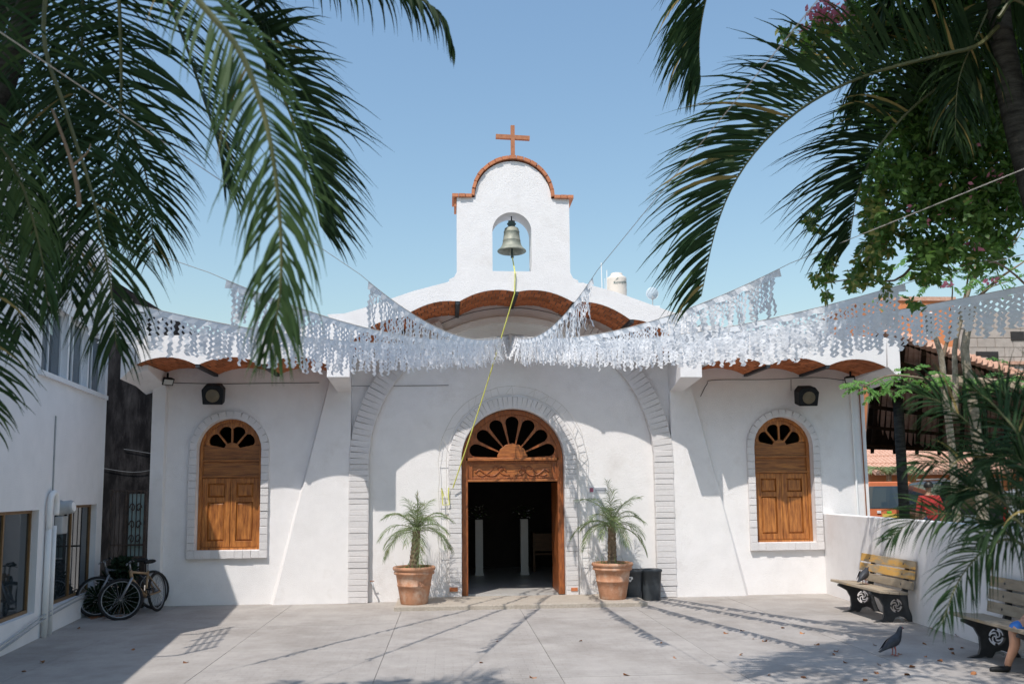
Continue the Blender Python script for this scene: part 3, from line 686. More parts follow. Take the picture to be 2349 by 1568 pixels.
# ================================================================== bell, rope, wall fittings
bell = thing('bell', 'weathered bronze bell with flared lip hanging in the gable arch', 'bell', (-.06, -.88, 6.2))
by = -.88
MB().lathe([(0, .46), (.09, .455), (.125, .43), (.135, .38), (.143, .375), (.143, .36), (.138, .35), (.155, .22), (.16, .215), (.162, .20), (.158, .19), (.178, .12), (.205, .075), (.255, .03), (.262, .012), (.25, 0), (.225, .01), (.19, .06), (.14, .2), (.11, .38), (0, .40)], 32, (-.06, by, 6.265)).build('bell_body', M['bronze'], bell, True)
MB().box(-.12, 0, by-.04, by+.04, 6.72, 6.84).box(-.14, .02, by-.025, by+.025, 6.77, 6.80).build('headstock', M['bronzed'], bell, bevel=.008)
MB().tube([(-.06, by, 6.83), (-.06, by, 6.94)], .012, 6).build('hanger_bolt', M['steel'], bell)
MB().tube([(-.06, by, 6.65), (-.055, by, 6.26), (-.05, by, 6.16)], [.012, .016, .03], 8).build('clapper', M['bronzed'], bell, True)
rp_ = MB().tube([(-.05, by, 6.17), (-.04, by, 6.10), (-.03, -1.0, 5.95), (-.025, YF-.05, 5.80), (-.035, YF-.02, 5.45)]+[(-.035+(-1.09)*t, YF-.02+1.10*t, 5.45-3.40*t-.06*math.sin(math.pi*t)) for t in [i/16 for i in range(1, 17)]], .011, 5)
tag(rp_.build('bell_rope', M['rope']), 'yellow rope slanting from the bell down to the left door jamb', 'rope')
def speaker(x, z, yaw, lab):
    t = thing('wall_speaker', lab, 'speaker', (0, 0, 0), 'box loudspeakers above the side windows')
    prof = [(-.17, -.16), (.17, -.16), (.19, .1), (.12, .19), (-.12, .19), (-.19, .1)]
    MB().prism(prof, -.16, .16).build('cabinet', M['dark'], t, bevel=.012)
    MB().lathe([(0, .03), (.03, .035), (.05, .02), (.095, .008), (.11, .012), (.118, 0)], 20, (0, -.165, .0), Matrix.Rotation(R(90), 3, 'X')).build('speaker_cone', M['cone'], t, True)
    MB().bar((0, .16, .05), (0, .36, .1), .04).build('bracket', M['dark'], t)
    t.location = (x, -.24, z); t.rotation_euler = (R(14), 0, yaw); return t
speaker(-5.42, 3.76, R(8), 'black box loudspeaker on the wall above the left window')
speaker(5.56, 3.71, R(-6), 'black box loudspeaker on the wall above the right window')
def flood(x, y, z, yaw, lab):
    t = thing('floodlight', lab, 'floodlight', (0, 0, 0), 'floodlights under the canopy ends')
    MB().hexa([(-.10, -.03, -.07), (.10, -.03, -.07), (.07, .06, -.05), (-.07, .06, -.05), (-.10, -.03, .07), (.10, -.03, .07), (.07, .06, .05), (-.07, .06, .05)]).build('housing', M['dark'], t)
    MB().box(-.08, .08, -.036, -.03, -.05, .05).build('lens', M['lamp'], t)
    MB().bar((0, .03, .0), (0, .10, .12), .03).build('bracket', M['dark'], t)
    t.location = (x, y, z); t.rotation_euler = (R(35), 0, yaw)
flood(-6.27, -.12, 4.02, R(40), 'small dark floodlight under the left canopy end')
flood(6.50, -.12, 4.05, R(-40), 'small dark floodlight under the right canopy end')
# wire light frame round the door
lf_ = thing('wire_light_frame', 'pale wire ladder frame of string lights around the church door', 'string lights', (0, .04, 0))
def lad(r, z0=.3):
    p = [(-r-.0, .045, z0+(Dz-z0)*i/12) for i in range(12)]+[(r*math.cos(math.pi-math.pi*i/30), .045, Dz+r*math.sin(math.pi-math.pi*i/30)) for i in range(31)]+[(r, .045, Dz-(Dz-z0)*i/12) for i in range(1, 13)]
    return [(x+random.uniform(-.012, .012), y, z+random.uniform(-.008, .008)) for x, y, z in p]
pa, pb = lad(1.235), lad(1.385)
for pp in (pa, pb): MB().tube(pp, .0045, 4).build('wire', M['wire'], lf_)
for k in range(1, len(pa)-1, 1):
    if random.random() < .78:
        k2 = max(0, min(len(pb)-1, k+random.choice((-1, 0, 0, 0, 1))))
        MB().bar(pa[k], (Vector(pa[k])+(Vector(pb[k2])-Vector(pa[k]))*random.uniform(.95, 1.1)), .007).build('rung', M['wire'], lf_)
yl = MB().tube([(-1.20, .02, 2.06), (-1.21, .02, 1.92), (-1.19, .02, 1.75), (-1.31, .02, 1.74), (-1.33, .02, 2.05), (-1.29, .02, 1.9)], .012, 5)
tag(yl.build('rope_end_loop', M['rope']), 'loose yellow rope loop tied beside the left door jamb', 'rope')
nb_ = thing('wall_notice', 'small white paper notice on the wall right of the door', 'notice', (1.5, .1, 2))
MB().box(1.42, 1.78, .112, .117, 1.93, 2.04).build('paper', M['sign'], nb_); MB().box(1.44, 1.51, .108, .112, 1.95, 2.03).build('printed_emblem', M['signr'], nb_)
for k in range(3): MB().box(1.55, 1.75, .108, .112, 1.955+k*.028, 1.965+k*.028).build('printed_line', M['navy'], nb_)
tap = thing('wall_tap', 'small metal tap low on the wall beside the left brick pier', 'tap', (-2.6, 0, .2))
MB().tube(crom([(-2.60, .12, .35), (-2.6, .02, .35), (-2.57, -.04, .33), (-2.56, -.05, .25)], 10), .016, 6).build('spout', M['meter'], tap, True)
MB().bar((-2.63, -.01, .39), (-2.55, -.01, .39), .014).build('handle', M['rust'], tap)

# ================================================================== roof items behind
rb = thing('rear_building', 'pale block of a building hidden behind the church roof', 'building', (6, 20, 0))
MB().box(5.1, 7.55, 18.4, 24, -.4, 9.55).build('wall', M['stucco'], rb)
tk = thing('water_tank', 'cream plastic rooftop water tank with printed maker name', 'water tank', (5.88, 19, 9.55))
MB().lathe([(0, .92), (.24, .92), (.25, .90), (.25, .84), (.30, .80), (.40, .74), (.42, .68), (.41, .60), (.42, .45), (.41, .32), (.42, .18), (.41, 0), (.42, -.15), (.41, -.57), (0, -.57)], 28, (5.88, 19, 10.12)).build('tank_body', M['tank'], tk, True)
def text(body, size, loc, rot, m_, parent, name='lettering', ext=.002):
    cu = bpy.data.curves.new('txt', 'FONT'); cu.body = body; cu.size = size; cu.align_x = 'CENTER'; cu.align_y = 'CENTER'; cu.extrude = ext
    o = bpy.data.objects.new('txt', cu); col.objects.link(o); o.matrix_world = Matrix.LocRotScale(Vector(loc), Euler(rot), None)
    bpy.context.view_layer.update(); dg = bpy.context.evaluated_depsgraph_get()
    me = bpy.data.meshes.new_from_object(o.evaluated_get(dg)); me.transform(o.matrix_world)
    bpy.data.objects.remove(o); bpy.data.curves.remove(cu); me.materials.clear(); me.materials.append(m_); return meshob(name, me, parent)
# lettering wrapped on the tank
lt = text('Rotoplas', .155, (0, 0, 0), (0, 0, 0), M['ink'], tk)
for v in lt.data.vertices:
    x, y, z = v.co; x *= 1.15; a = x/.42+R(14); y += x*.12
    v.co = (5.88+(.428+z)*math.sin(a), 19-(.428+z)*math.cos(a), 10.12+.47+y)
sw = MB()
for a0, dz in ((-.55, .0), (-.48, .03), (-.42, .055)):
    V = []
    for i in range(5):
        a = a0+R(14)+.16*i/4; z = 10.64+dz+.05*math.sin(i/4*2.4)
        V += [(5.88+.43*math.sin(a), 19-.43*math.cos(a), z), (5.88+.43*math.sin(a), 19-.43*math.cos(a), z+.02)]
    sw.add(V, [(2*i, 2*i+2, 2*i+3, 2*i+1) for i in range(4)])
sw.build('printed_swirl', M['ink'], tk)
pi_ = thing('vent_pipes', 'thin white pipes standing beside the rooftop water tank', 'pipes', (5.3, 19, 10.1))
MB().tube([(5.24, 18.9, 9.5), (5.22, 18.9, 11.48)], .022, 6).build('pipe', M['white'], pi_); MB().tube([(5.44, 18.95, 9.5), (5.46, 18.95, 11.18)], .018, 6).build('pipe', M['white'], pi_)
MB().tube([(5.38, 18.95, 9.5), (5.37, 18.95, 10.82), (5.65, 18.95, 10.82)], .012, 6).build('pipe', M['white'], pi_)
ds = thing('satellite_dish', 'small grey satellite dish standing on the roof beyond the tank', 'dish', (7.4, 19, 10.0))
Mx = Matrix.Rotation(R(-78), 3, 'X')
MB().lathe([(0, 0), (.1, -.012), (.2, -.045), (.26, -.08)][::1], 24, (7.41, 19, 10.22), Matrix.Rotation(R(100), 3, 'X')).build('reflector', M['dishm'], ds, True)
MB().tube([(7.41+.26*math.cos(t), 19.0+.08, 10.22+.26*math.sin(t)) for t in [i*math.pi/14 for i in range(28)]], .008, 5, closed=True).build('rim', M['white'], ds)
MB().tube([(7.41, 19.05, 9.5), (7.41, 19.05, 10.2)], .025, 6).build('mast', M['meter'], ds); MB().bar((7.41, 18.8, 10.0), (7.41, 19.05, 10.0), .04).build('feed_arm', M['meter'], ds)
ant = thing('roof_antenna', 'thin metal antenna rod on the left slope of the church roof', 'antenna', (-2, 1, 5.0))
MB().tube([(-2.15, .6, 4.6), (-2.15, .6, 5.55)], .012, 5).build('rod', M['meter'], ant); MB().bar((-2.5, .6, 5.42), (-2.15, .6, 5.45), .012).build('arm', M['steel'], ant)

# ================================================================== inside the nave
for i, (x, lab) in enumerate(((-.505, 'white pedestal with flowers standing left inside the doorway'), (.54, 'white pedestal with flowers standing right inside the doorway'))):
    t = thing('flower_pedestal', lab, 'pedestal', (x, 4.1, .065), 'flower pedestals in the nave')
    MB().box(x-.085, x+.085, 4.0, 4.2, .065, 1.33).box(x-.10, x+.10, 3.98, 4.22, .066, .12).build('column', M['vase'], t)
    fb = MB(); fl = MB()
    for k in range(90):
        a = random.uniform(0, 6.28); rr = random.uniform(.02, .32); z = 1.36+random.uniform(0, .34)*(1-rr*1.5)
        p = Vector((x+rr*math.cos(a), 4.1+rr*math.sin(a)*.7, z)); d = Vector((math.cos(a), math.sin(a), random.uniform(-.6, .8))).normalized()*.07
        q = d.cross(Vector((0, 0, 1))).normalized()*.02
        (fl if random.random() < .25 else fb).add([p-q, p+d*.5-q, p+d, p+d*.5+q, p+q], [(0, 1, 2, 3, 4)])
    fb.build('foliage', M['leaf'], t); tag(fl.build('flowers', M['white'], t), kind='stuff')
for x0, x1, lab in ((.80, 2.2, 'dark wooden pew end seen right inside the doorway'), (-2.2, -.78, 'dark wooden pew end seen left inside the doorway')):
    t = thing('pew', lab, 'pew', ((x0+x1)/2, 4.6, .065))
    MB().box(x0, x1, 4.70, 4.75, .55, .96).build('backrest', M['pew'], t); MB().box(x0, x1, 4.75, 5.1, .45, .49).build('seat', M['pew'], t)
    for x in (x0, x1-.05): MB().box(x, x+.05, 4.64, 5.1, .065, .98).build('pew_end', M['pew'], t)

# ================================================================== papel picado lines
def streamer_mesh(k, rnd):
    n = 12; L_ = .35*rnd.uniform(.85, 1.1); w = .047; V = []; ph = k % 2
    cx = 0
    for i in range(n+1):
        t = i/n; z = -L_*t
        zig = (.015 if (i+ph) % 2 else -.015)*(1 if i else 0)
        y = .02*math.sin(t*5+k)*t+rnd.uniform(-.004, .004)*(t > 0)
        dx = rnd.uniform(-.004, .004)+.03*math.sin(k*1.7)*t*t
        V += [(-w/2+zig+dx, y, z), (w/2+zig+dx, y+rnd.uniform(-.005, .005), z)]
    return MB().add(V, [(2*i, 2*i+2, 2*i+3, 2*i+1) for i in range(n)]).mesh('streamer', M['paper'])
rs = random.Random(3)
SM = [streamer_mesh(k, rs) for k in range(16)]
A0 = Vector((-.03, -.02, 4.93))
ends = [('bunting line reaching furthest left toward the white shop building', (190, 668), 3.95, .33, 1.0), ('bunting line with a frayed gap, second from the left', (480, 625), 4.1, .33, .97), ('bunting line rising steeply left of the bell gable', (826, 629), 4.15, .33, .97),
        ('bunting line rising steeply toward the viewer right of the bell gable', (1370, 620), 4.25, .33, .97), ('bunting line ending in a square grey panel before the right palm', (1812, 604), 4.2, .33, .98), ('bunting line crossing above the right wing, behind the lowest one', (2110, 640), 4.1, .33, .98), ('bunting line reaching furthest right past the orange wall', (2420, 640), 4.0, .30, 1.0)]
for i, (lab, px_, ze, sag, fe) in enumerate(ends):
    E_ = atz(px_[0], px_[1], ze); d = E_-A0; L_ = d.length; hd = Vector((d.x, d.y, 0)).normalized()
    t = thing('bunting_line', 'white cut-paper '+lab, 'bunting', A0, 'white paper bunting lines fanning out over the door')
    P = lambda s: A0+d*s+Vector((0, 0, -4*sag*s*(1-s) if s <= 1 else (s-1)*.8))
    MB().tube([P(s/40) for s in range(41)]+[P(1+k*.12) for k in range(1, 9)], [.005]*34+[.0035]*15, 4).build('cord', M['cord'], t)
    nb = int(L_/.05); V = []; bd = MB()
    nseg = 90
    for k in range(nseg+1):
        p = P(.02+(fe-.02)*k/nseg); w = Vector((-hd.y, hd.x, 0))*(.02*math.sin(k*1.3+i))
        V += [p, p+w+Vector((0, 0, -.075-.012*math.sin(k*2.1)))]
    bd.add(V, [(2*k, 2*k+2, 2*k+3, 2*k+1) for k in range(nseg)]).build('paper_band', M['paper'], t)
    ang = math.atan2(hd.y, hd.x)
    n = int(L_*fe/.056)
    gap = set()
    if i == 1: gap = set(range(int(n*.90), int(n*.93)))|set(range(int(n*.955), int(n*.97)))
    for k in range(n):
        if k in gap or random.random() < (.05 if i not in (4,) else .015): continue
        s = .025+(fe-.03)*k/n; p = P(s)
        near = max(0, 1-s/.25)
        o = meshob('streamer', SM[(k % 2)+2*random.randrange(8)], t, p+Vector((0, 0, -.07)))
        o.rotation_euler = (random.gauss(0, .10+.15*near), random.gauss(0, .06+.2*near), ang+random.gauss(0, .12+.3*near)); q = random.uniform(.85, 1.12); o.scale = (random.uniform(.95, 1.25), 1, q)
# ================================================================== potted palms
def leaf_strip(m, p, d, b, L, w, n=4, droop=.25, curl=0):
    # one leaflet: tapered strip of n segments, drooping under its weight
    d = d.normalized(); b = (b-d*b.dot(d))
    if b.length < 1e-4: b = d.cross(Vector((.3, .9, .2)))
    b.normalize(); V = []; seg = L/n; q = p.copy()
    prof = [.45, .95, 1.0, .8, .5, .25, .05] if n >= 6 else [.5, 1, .9, .55, .04]
    for i in range(n+1):
        w_ = w*prof[min(len(prof)-1, int(round(i/n*(len(prof)-1))))]/2
        V += [q-b*w_, q+b*w_]
        d = (d+Vector((0, 0, -1))*droop*(i+1)/n).normalized(); b = (b-d*b.dot(d)).normalized(); q = q+d*seg
    m.add(V, [(2*i, 2*i+1, 2*i+3, 2*i+2) for i in range(n)])
def frond(name, parent, pts, lm, n=46, L=.5, w=.03, keel=0., out=None, alpha=(75, 28), droop=.3, r=.012, t0=.12, seed=1, segs=5, side=1., tip=.35, rm=None, jit=.14):
    rd = random.Random(seed); R_ = crom(pts, 60); m = MB()
    m.mi = 1; m.tube(R_[::2]+[R_[-1]], [r*(1-.85*i/30) for i in range(31)], 5); m.mi = 0
    for k in range(n):
        t = t0+(1-t0)*(k+.5)/n; i = min(58, int(t*59)); f = t*59-i
        p = R_[i].lerp(R_[i+1], f); T = (R_[min(59, i+2)]-R_[max(0, i-1)]).normalized()
        o = Vector(out) if out else Vector((0, 0, 1))
        N = o-T*o.dot(T)
        if N.length < .05: N = Vector((1, 0, .2))
        N.normalize(); S = T.cross(N)
        u = (t-t0)/(1-t0); ln = L*(tip+(1-tip)*math.sin(math.pi*min(1, .18+.82*u))**.75) if u > .5 else L*(.55+.45*math.sin(math.pi*(.1+u*.8)))
        a = R(alpha[0]+(alpha[1]-alpha[0])*u)
        for s in (-1, 1):
            if rd.random() < .05: continue
            aa = a+rd.gauss(0, jit*.6); d = T*math.cos(aa)+(S*s*side*(1-keel)+N*keel).normalized()*math.sin(aa)
            d = d+Vector((rd.gauss(0, jit*.5), rd.gauss(0, jit*.5), rd.gauss(0, jit*.5)))
            bb = T+N*rd.gauss(0, .5)+S*rd.gauss(0, .3)
            q_ = rd.random(); m.mi = 2 if q_ < .07 else 3 if q_ < .09 else 0
            leaf_strip(m, p, d, bb, ln*rd.uniform(.85, 1.1), w*rd.uniform(.75, 1.15), segs, droop*rd.uniform(.6, 1.4))
    m.mi = 0
    return m.build(name, [lm, rm or M['rachis'], lm if lm in (M['fern'], M['frondp']) else M['frondl'], lm if lm == M['fern'] else M['drytip']], parent)
def potted_palm(lab, seed, H_, bend):
    rd = random.Random(seed)
    t = thing('potted_palm', lab, 'potted palm', (0, 0, 0), 'potted palms flanking the church door')
    prof = [(0, 0), (.225, 0), (.235, .02), (.262, .18), (.285, .30), (.293, .305), (.293, .325), (.287, .33), (.315, .50), (.345, .505), (.355, .525), (.345, .545), (.338, .56), (.36, .575), (.372, .60), (.362, .63), (.335, .635), (.32, .60), (.31, .54), (0, .54)]
    MB().lathe(prof, 36).build('pot', M['terra'], t, True)
    MB().lathe([(.312, .555), (.15, .57), (0, .575)], 20).build('soil', M['soil'], t)
    g = MB()
    for k in range(420):
        a = rd.uniform(0, 6.28); r_ = .31*math.sqrt(rd.random()); p = Vector((r_*math.cos(a), r_*math.sin(a), .555))
        h = rd.uniform(.03, .10) if rd.random() < .96 else rd.uniform(.15, .32); d = Vector((rd.gauss(0, .35), rd.gauss(0, .35), 1)).normalized()*h; q = Vector((rd.gauss(0, 1), rd.gauss(0, 1), 0)).normalized()*.006
        g.add([p-q, p+q, p+d], [(0, 1, 2)])
    tag(g.build('pot_grass', M['grass'], t), kind='stuff')
    tp = crom([(0, 0, .5), (.0, 0, .5+H_*.3), (bend*.6, 0, .5+H_*.65), (bend, 0, .5+H_)], 22)
    tr = MB().tube(tp, [.085-.001*i+.009*(i % 2) for i in range(22)], 10)
    for i in range(60):
        k = 2+i*19//60; a = i*2.4; p = tp[k]+Vector((math.cos(a), math.sin(a), 0))*.065
        leaf_strip(tr, p, Vector((math.cos(a)*.6, math.sin(a)*.6, 1)), Vector((-math.sin(a), math.cos(a), 0)), .06, .035, 2, 0)
    tr.build('trunk', M['trunk'], t)
    top = tp[-1]; nf = 24
    for k in range(nf):
        a = k*2.39996+rd.uniform(-.2, .2); u = k/nf; el = R(84-80*u+rd.uniform(-8, 8)); L_ = rd.uniform(.66, .9)
        h = Vector((math.cos(a), math.sin(a), 0)); P = [top-Vector((0, 0, .05))]; d = h*math.cos(el)+Vector((0, 0, math.sin(el))); q = P[0]
        for j in range(5):
            q = q+d*L_/5; P.append(q); d = (d+Vector((0, 0, -.34-.14*u))).normalized()
        frond('frond', t, P, M['frondp'], 32, .27, .008, .25, None, (58, 22), .5, .007, .12, seed*100+k, 4, jit=.18)
    return t
pA = potted_palm('potted palm in a terracotta pot left of the church door', 1, .74, .04); pA.location = (-1.80, -.78, .0)
pB = potted_palm('potted palm in a terracotta pot right of the door, beside two bins', 2, .78, .02); pB.location = (1.70, -.62, .075); pB.rotation_euler.z = 1.1
pA.location.z = .075 if pA.location.x > -1.9 and pA.location.y > -1.1 else 0
# ------------------------------------------------------------------ bins
def bin_(lab):
    t = thing('waste_bin', lab, 'bin', (0, 0, 0), 'black bins beside the right potted palm')
    n = 20; Rg = []
    for hw, z in ((.15, 0), (.155, .01), (.17, .25), (.185, .50), (.195, .505), (.2, .525), (.2, .545), (.185, .55), (.17, .53), (.16, .2)):
        r = []
        for k in range(n):
            a = 2*math.pi*k/n; c, s = math.cos(a), math.sin(a); f = (abs(c)**4+abs(s)**4)**(-.25); r.append((hw*f*c, hw*f*s*.9, z))
        Rg.append(r)
    MB().rings(Rg).build('bin_body', M['binp'], t, True)
    return t
bA = bin_('black plastic bin with white recycling mark touching the right pot'); bA.location = (2.10, -.32, 0)
bB = bin_('plain black plastic bin nearest the right brick pier'); bB.location = (2.46, -.30, 0)
em = MB()
for k in range(3):
    a = R(90+120*k); c = Vector((.03*math.cos(a), 0, .03*math.sin(a))); u_ = Vector((-math.sin(a), 0, math.cos(a)))
    n0 = Vector((math.cos(a), 0, math.sin(a)))
    p = [c-u_*.035, c+u_*.012, c+u_*.012+n0*.012, c+u_*.042+n0*-.008, c+u_*.008-n0*.03, c+u_*.010-n0*.016, c-u_*.03-n0*.018]
    em.add([(-.06+q.x*1.25, -.178, .40+q.z*1.25) for q in p], [list(range(7))])
emo = em.build('recycling_emblem', M['white'], None)
emo.parent = bA
# ------------------------------------------------------------------ benches
def bench(lab, grp='slatted benches along the low wall'):
    t = thing('bench', lab, 'bench', (0, 0, 0), grp)
    # local: length along y, faces -x, back at +x
    pr = [(-.27, .0), (-.15, .035), (-.125, .10), (-.13, .22), (-.18, .31), (-.27, .36), (-.31, .375), (-.31, .40), (-.27, .415), (.06, .385), (.14, .40), (.17, .46), (.23, .80), (.265, .80), (.235, .46), (.215, .36), (.225, .18), (.27, .05), (.30, .0), (.22, .0), (.17, .05), (.10, .075), (.03, .06), (-.01, .0), (-.05, .0), (-.07, .03), (-.14, .0)]
    cx, cz, cr = .055, .215, .092
    for yy in (-.475, .475):
        # outline with a round window: split through the window's centre
        top = [p for p in pr]
        Lo = [(-.27, 0), (-.15, .035), (-.125, .10), (-.13, cz), (cx-cr, cz)]+arc(cx, cz, cr, 180, 360, 14)[1:]+[(.222, cz), (.225, .18), (.27, .05), (.30, 0), (.22, 0), (.17, .05), (.10, .075), (.03, .06), (-.01, 0), (-.05, 0), (-.07, .015), (-.14, 0)]
        Up = [(-.13, cz), (-.18, .31), (-.27, .36), (-.31, .375), (-.31, .40), (-.27, .415), (.06, .385), (.14, .40), (.17, .46), (.23, .80), (.265, .80), (.235, .46), (.215, .36), (.222, cz), (cx+cr, cz)]+arc(cx, cz, cr, 0, 180, 14)[1:]
        f = MB().prism(Lo, yy-.018, yy+.018).prism(Up, yy-.018, yy+.018).build('side_frame', M['cast'], t)
        sw = MB()
        for k in range(4):
            a0 = R(90*k+20); pts = []
            for i in range(9):
                u = i/8; a = a0+u*2.0; r_ = .012+.052*math.sin(u*1.5); pts.append((cx+r_*math.cos(a), yy, cz+r_*math.sin(a)))
            sw.tube(pts, [.004, .008, .011, .011, .011, .010, .009, .007, .004], 5)
        for k in range(4):
            a = R(90*k); c = Vector((math.cos(a), 0, math.sin(a))); s_ = Vector((-math.sin(a), 0, math.cos(a))); o = Vector((cx, yy, cz))
            q = [o+c*.066, o+c*.08+s_*.013, o+c*.095, o+c*.08-s_*.013]; sw.add([p+Vector((0, -.012, 0)) for p in q]+[p+Vector((0, .012, 0)) for p in q], [(0, 1, 2, 3), (7, 6, 5, 4), (0, 4, 5, 1), (1, 5, 6, 2), (2, 6, 7, 3), (3, 7, 4, 0)])
        sw.tube([(cx+.0+.03*math.cos(k*.1), yy, cz+.03*math.sin(k*.1)) for k in range(0, 63)], .003, 4)
        sw.build('swirl_emblem', M['cast'], f)
        ri = MB()
        for r_ in (.045, .032): ri.tube([(.07+r_*1.6*math.cos(R(a)), yy, .012+r_*math.sin(R(a))) for a in range(0, 181, 20)], .006, 4)
        ri.build('foot_ring', M['meter'], f)
    for x, z, a, w_ in ((-.235, .425, -5, .125), (-.10, .412, -4, .125), (.03, .405, -2, .12)):
        MB().obox((x, 0, z), w_, 1.5, .035, Matrix.Rotation(R(-a), 3, 'Y')).build('seat_slat', M['slatg'], t, bevel=.006)
    for k, (x, z) in enumerate(((.155, .50), (.18, .635), (.205, .77))):
        s = MB().obox((x, 0, z), .032, 1.5, .115, Matrix.Rotation(R(10), 3, 'Y')).build('back_slat', M['slat'] if k else M['slatg'], t, bevel=.006)
        bo_ = MB()
        for yy in (-.475, .475): MB().lathe([(0, .005), (.012, .004), (.014, 0)], 8, (x-.018, yy, z), Matrix.Rotation(R(-80), 3, 'Y')).build('bolt', M['cast'], s)
    return t
b1 = bench('weathered yellow slat bench with cast-iron sides against the low wall'); b1.location = (5.40, -2.80, 0); b1.rotation_euler.z = R(-1)
b1.scale = (1.1, 1.13, 1.1)
b2 = copy_tree(b1); b2['label'] = 'greyer slat bench at the right edge, under the palm leaves'; b2.location = (5.12, -6.58, 0); b2.rotation_euler.z = R(-3)
for c in b2.children:
    if c.name.startswith('back_slat'):
        c.data = c.data.copy(); c.data.materials[0] = M['slatg']
# ------------------------------------------------------------------ pigeons
def pigeon(lab, upright):
    t = thing('pigeon', lab, 'pigeon', (0, 0, 0), 'pigeons'); u = upright
    # spine from tail to beak in x,z with half widths and half heights
    S = [(-.20, .055, .022, .004), (-.15, .075, .028, .010), (-.10, .105, .038, .028), (-.05, .135, .056, .048), (0, .16, .066, .060), (.045, .19, .062, .058), (.075, .225, .046, .044), (.092, .258, .034, .034), (.103, .285, .029, .029), (.112, .305, .027, .027), (.126, .318, .023, .022), (.140, .318, .013, .012), (.146, .317, .009, .008), (.162, .310, .005, .005), (.172, .304, .001, .001)]
    if not u: S = [(x*.92, z*.86 if x < .07 else z*.86-(x-.07)*.75, a*1.08, b*1.05) for x, z, a, b in S]
    Rg = []
    for i, (x, z, a, b) in enumerate(S):
        x0, z0 = S[max(0, i-1)][:2]; x1, z1 = S[min(len(S)-1, i+1)][:2]; T = Vector((x1-x0, 0, z1-z0)).normalized(); U = Vector((-T.z, 0, T.x))
        Rg.append([Vector((x, 0, z))+Vector((0, 1, 0))*a*math.cos(q)+U*b*math.sin(q) for q in [k*math.pi/6 for k in range(12)]])
    MB().rings(Rg).build('body', M['pigeon'], t, True)
    for s in (-1, 1):
        w = MB(); V = []
        for i in range(9):
            q = i/8; x = .05-.22*q; z = .185-.105*q; y = s*(.060*math.sin(math.pi*(.55-.5*q))+.012); h = .05*math.sin(math.pi*(.25+.7*q))+.004
            V += [(x, y*.92, z+h*.75), (x-.012, y*1.08, z), (x-.02, y*.95, z-h*.55)]
        w.add(V, [(3*i+a, 3*i+a+1, 3*i+a+4, 3*i+a+3) for i in range(8) for a in (0, 1)]).build('wing', M['pigeon'], t, True)
        lg = MB().tube([(.0, s*.025, .11), (.012, s*.026, .06), (.004, s*.028, .012)], [.012, .006, .005], 6)
        for a in (-.5, 0, .5, 3.14): lg.tube([(.004, s*.028, .008), (.004+.035*math.cos(a)*(.6 if a > 3 else 1), s*.028+.035*math.sin(a), .004)], .0035, 4)
        lg.build('leg', M['pink'], t)
        MB().lathe([(0, .003), (.004, .002), (.005, 0)], 8, (S[10][0]-.002, s*(S[10][2]+.0), S[10][1]+.004), Matrix.Rotation(R(-90*s), 3, 'X')).build('eye', M['redl'], t)
    return t
g1 = pigeon('grey pigeon standing upright on the shaded paving', True); g1.location = (4.08, -5.80, 0); g1.rotation_euler.z = R(12)
g2 = pigeon('grey pigeon perched on the bench seat', False); g2.location = (5.33, -2.62, .475); g2.rotation_euler.z = R(35)
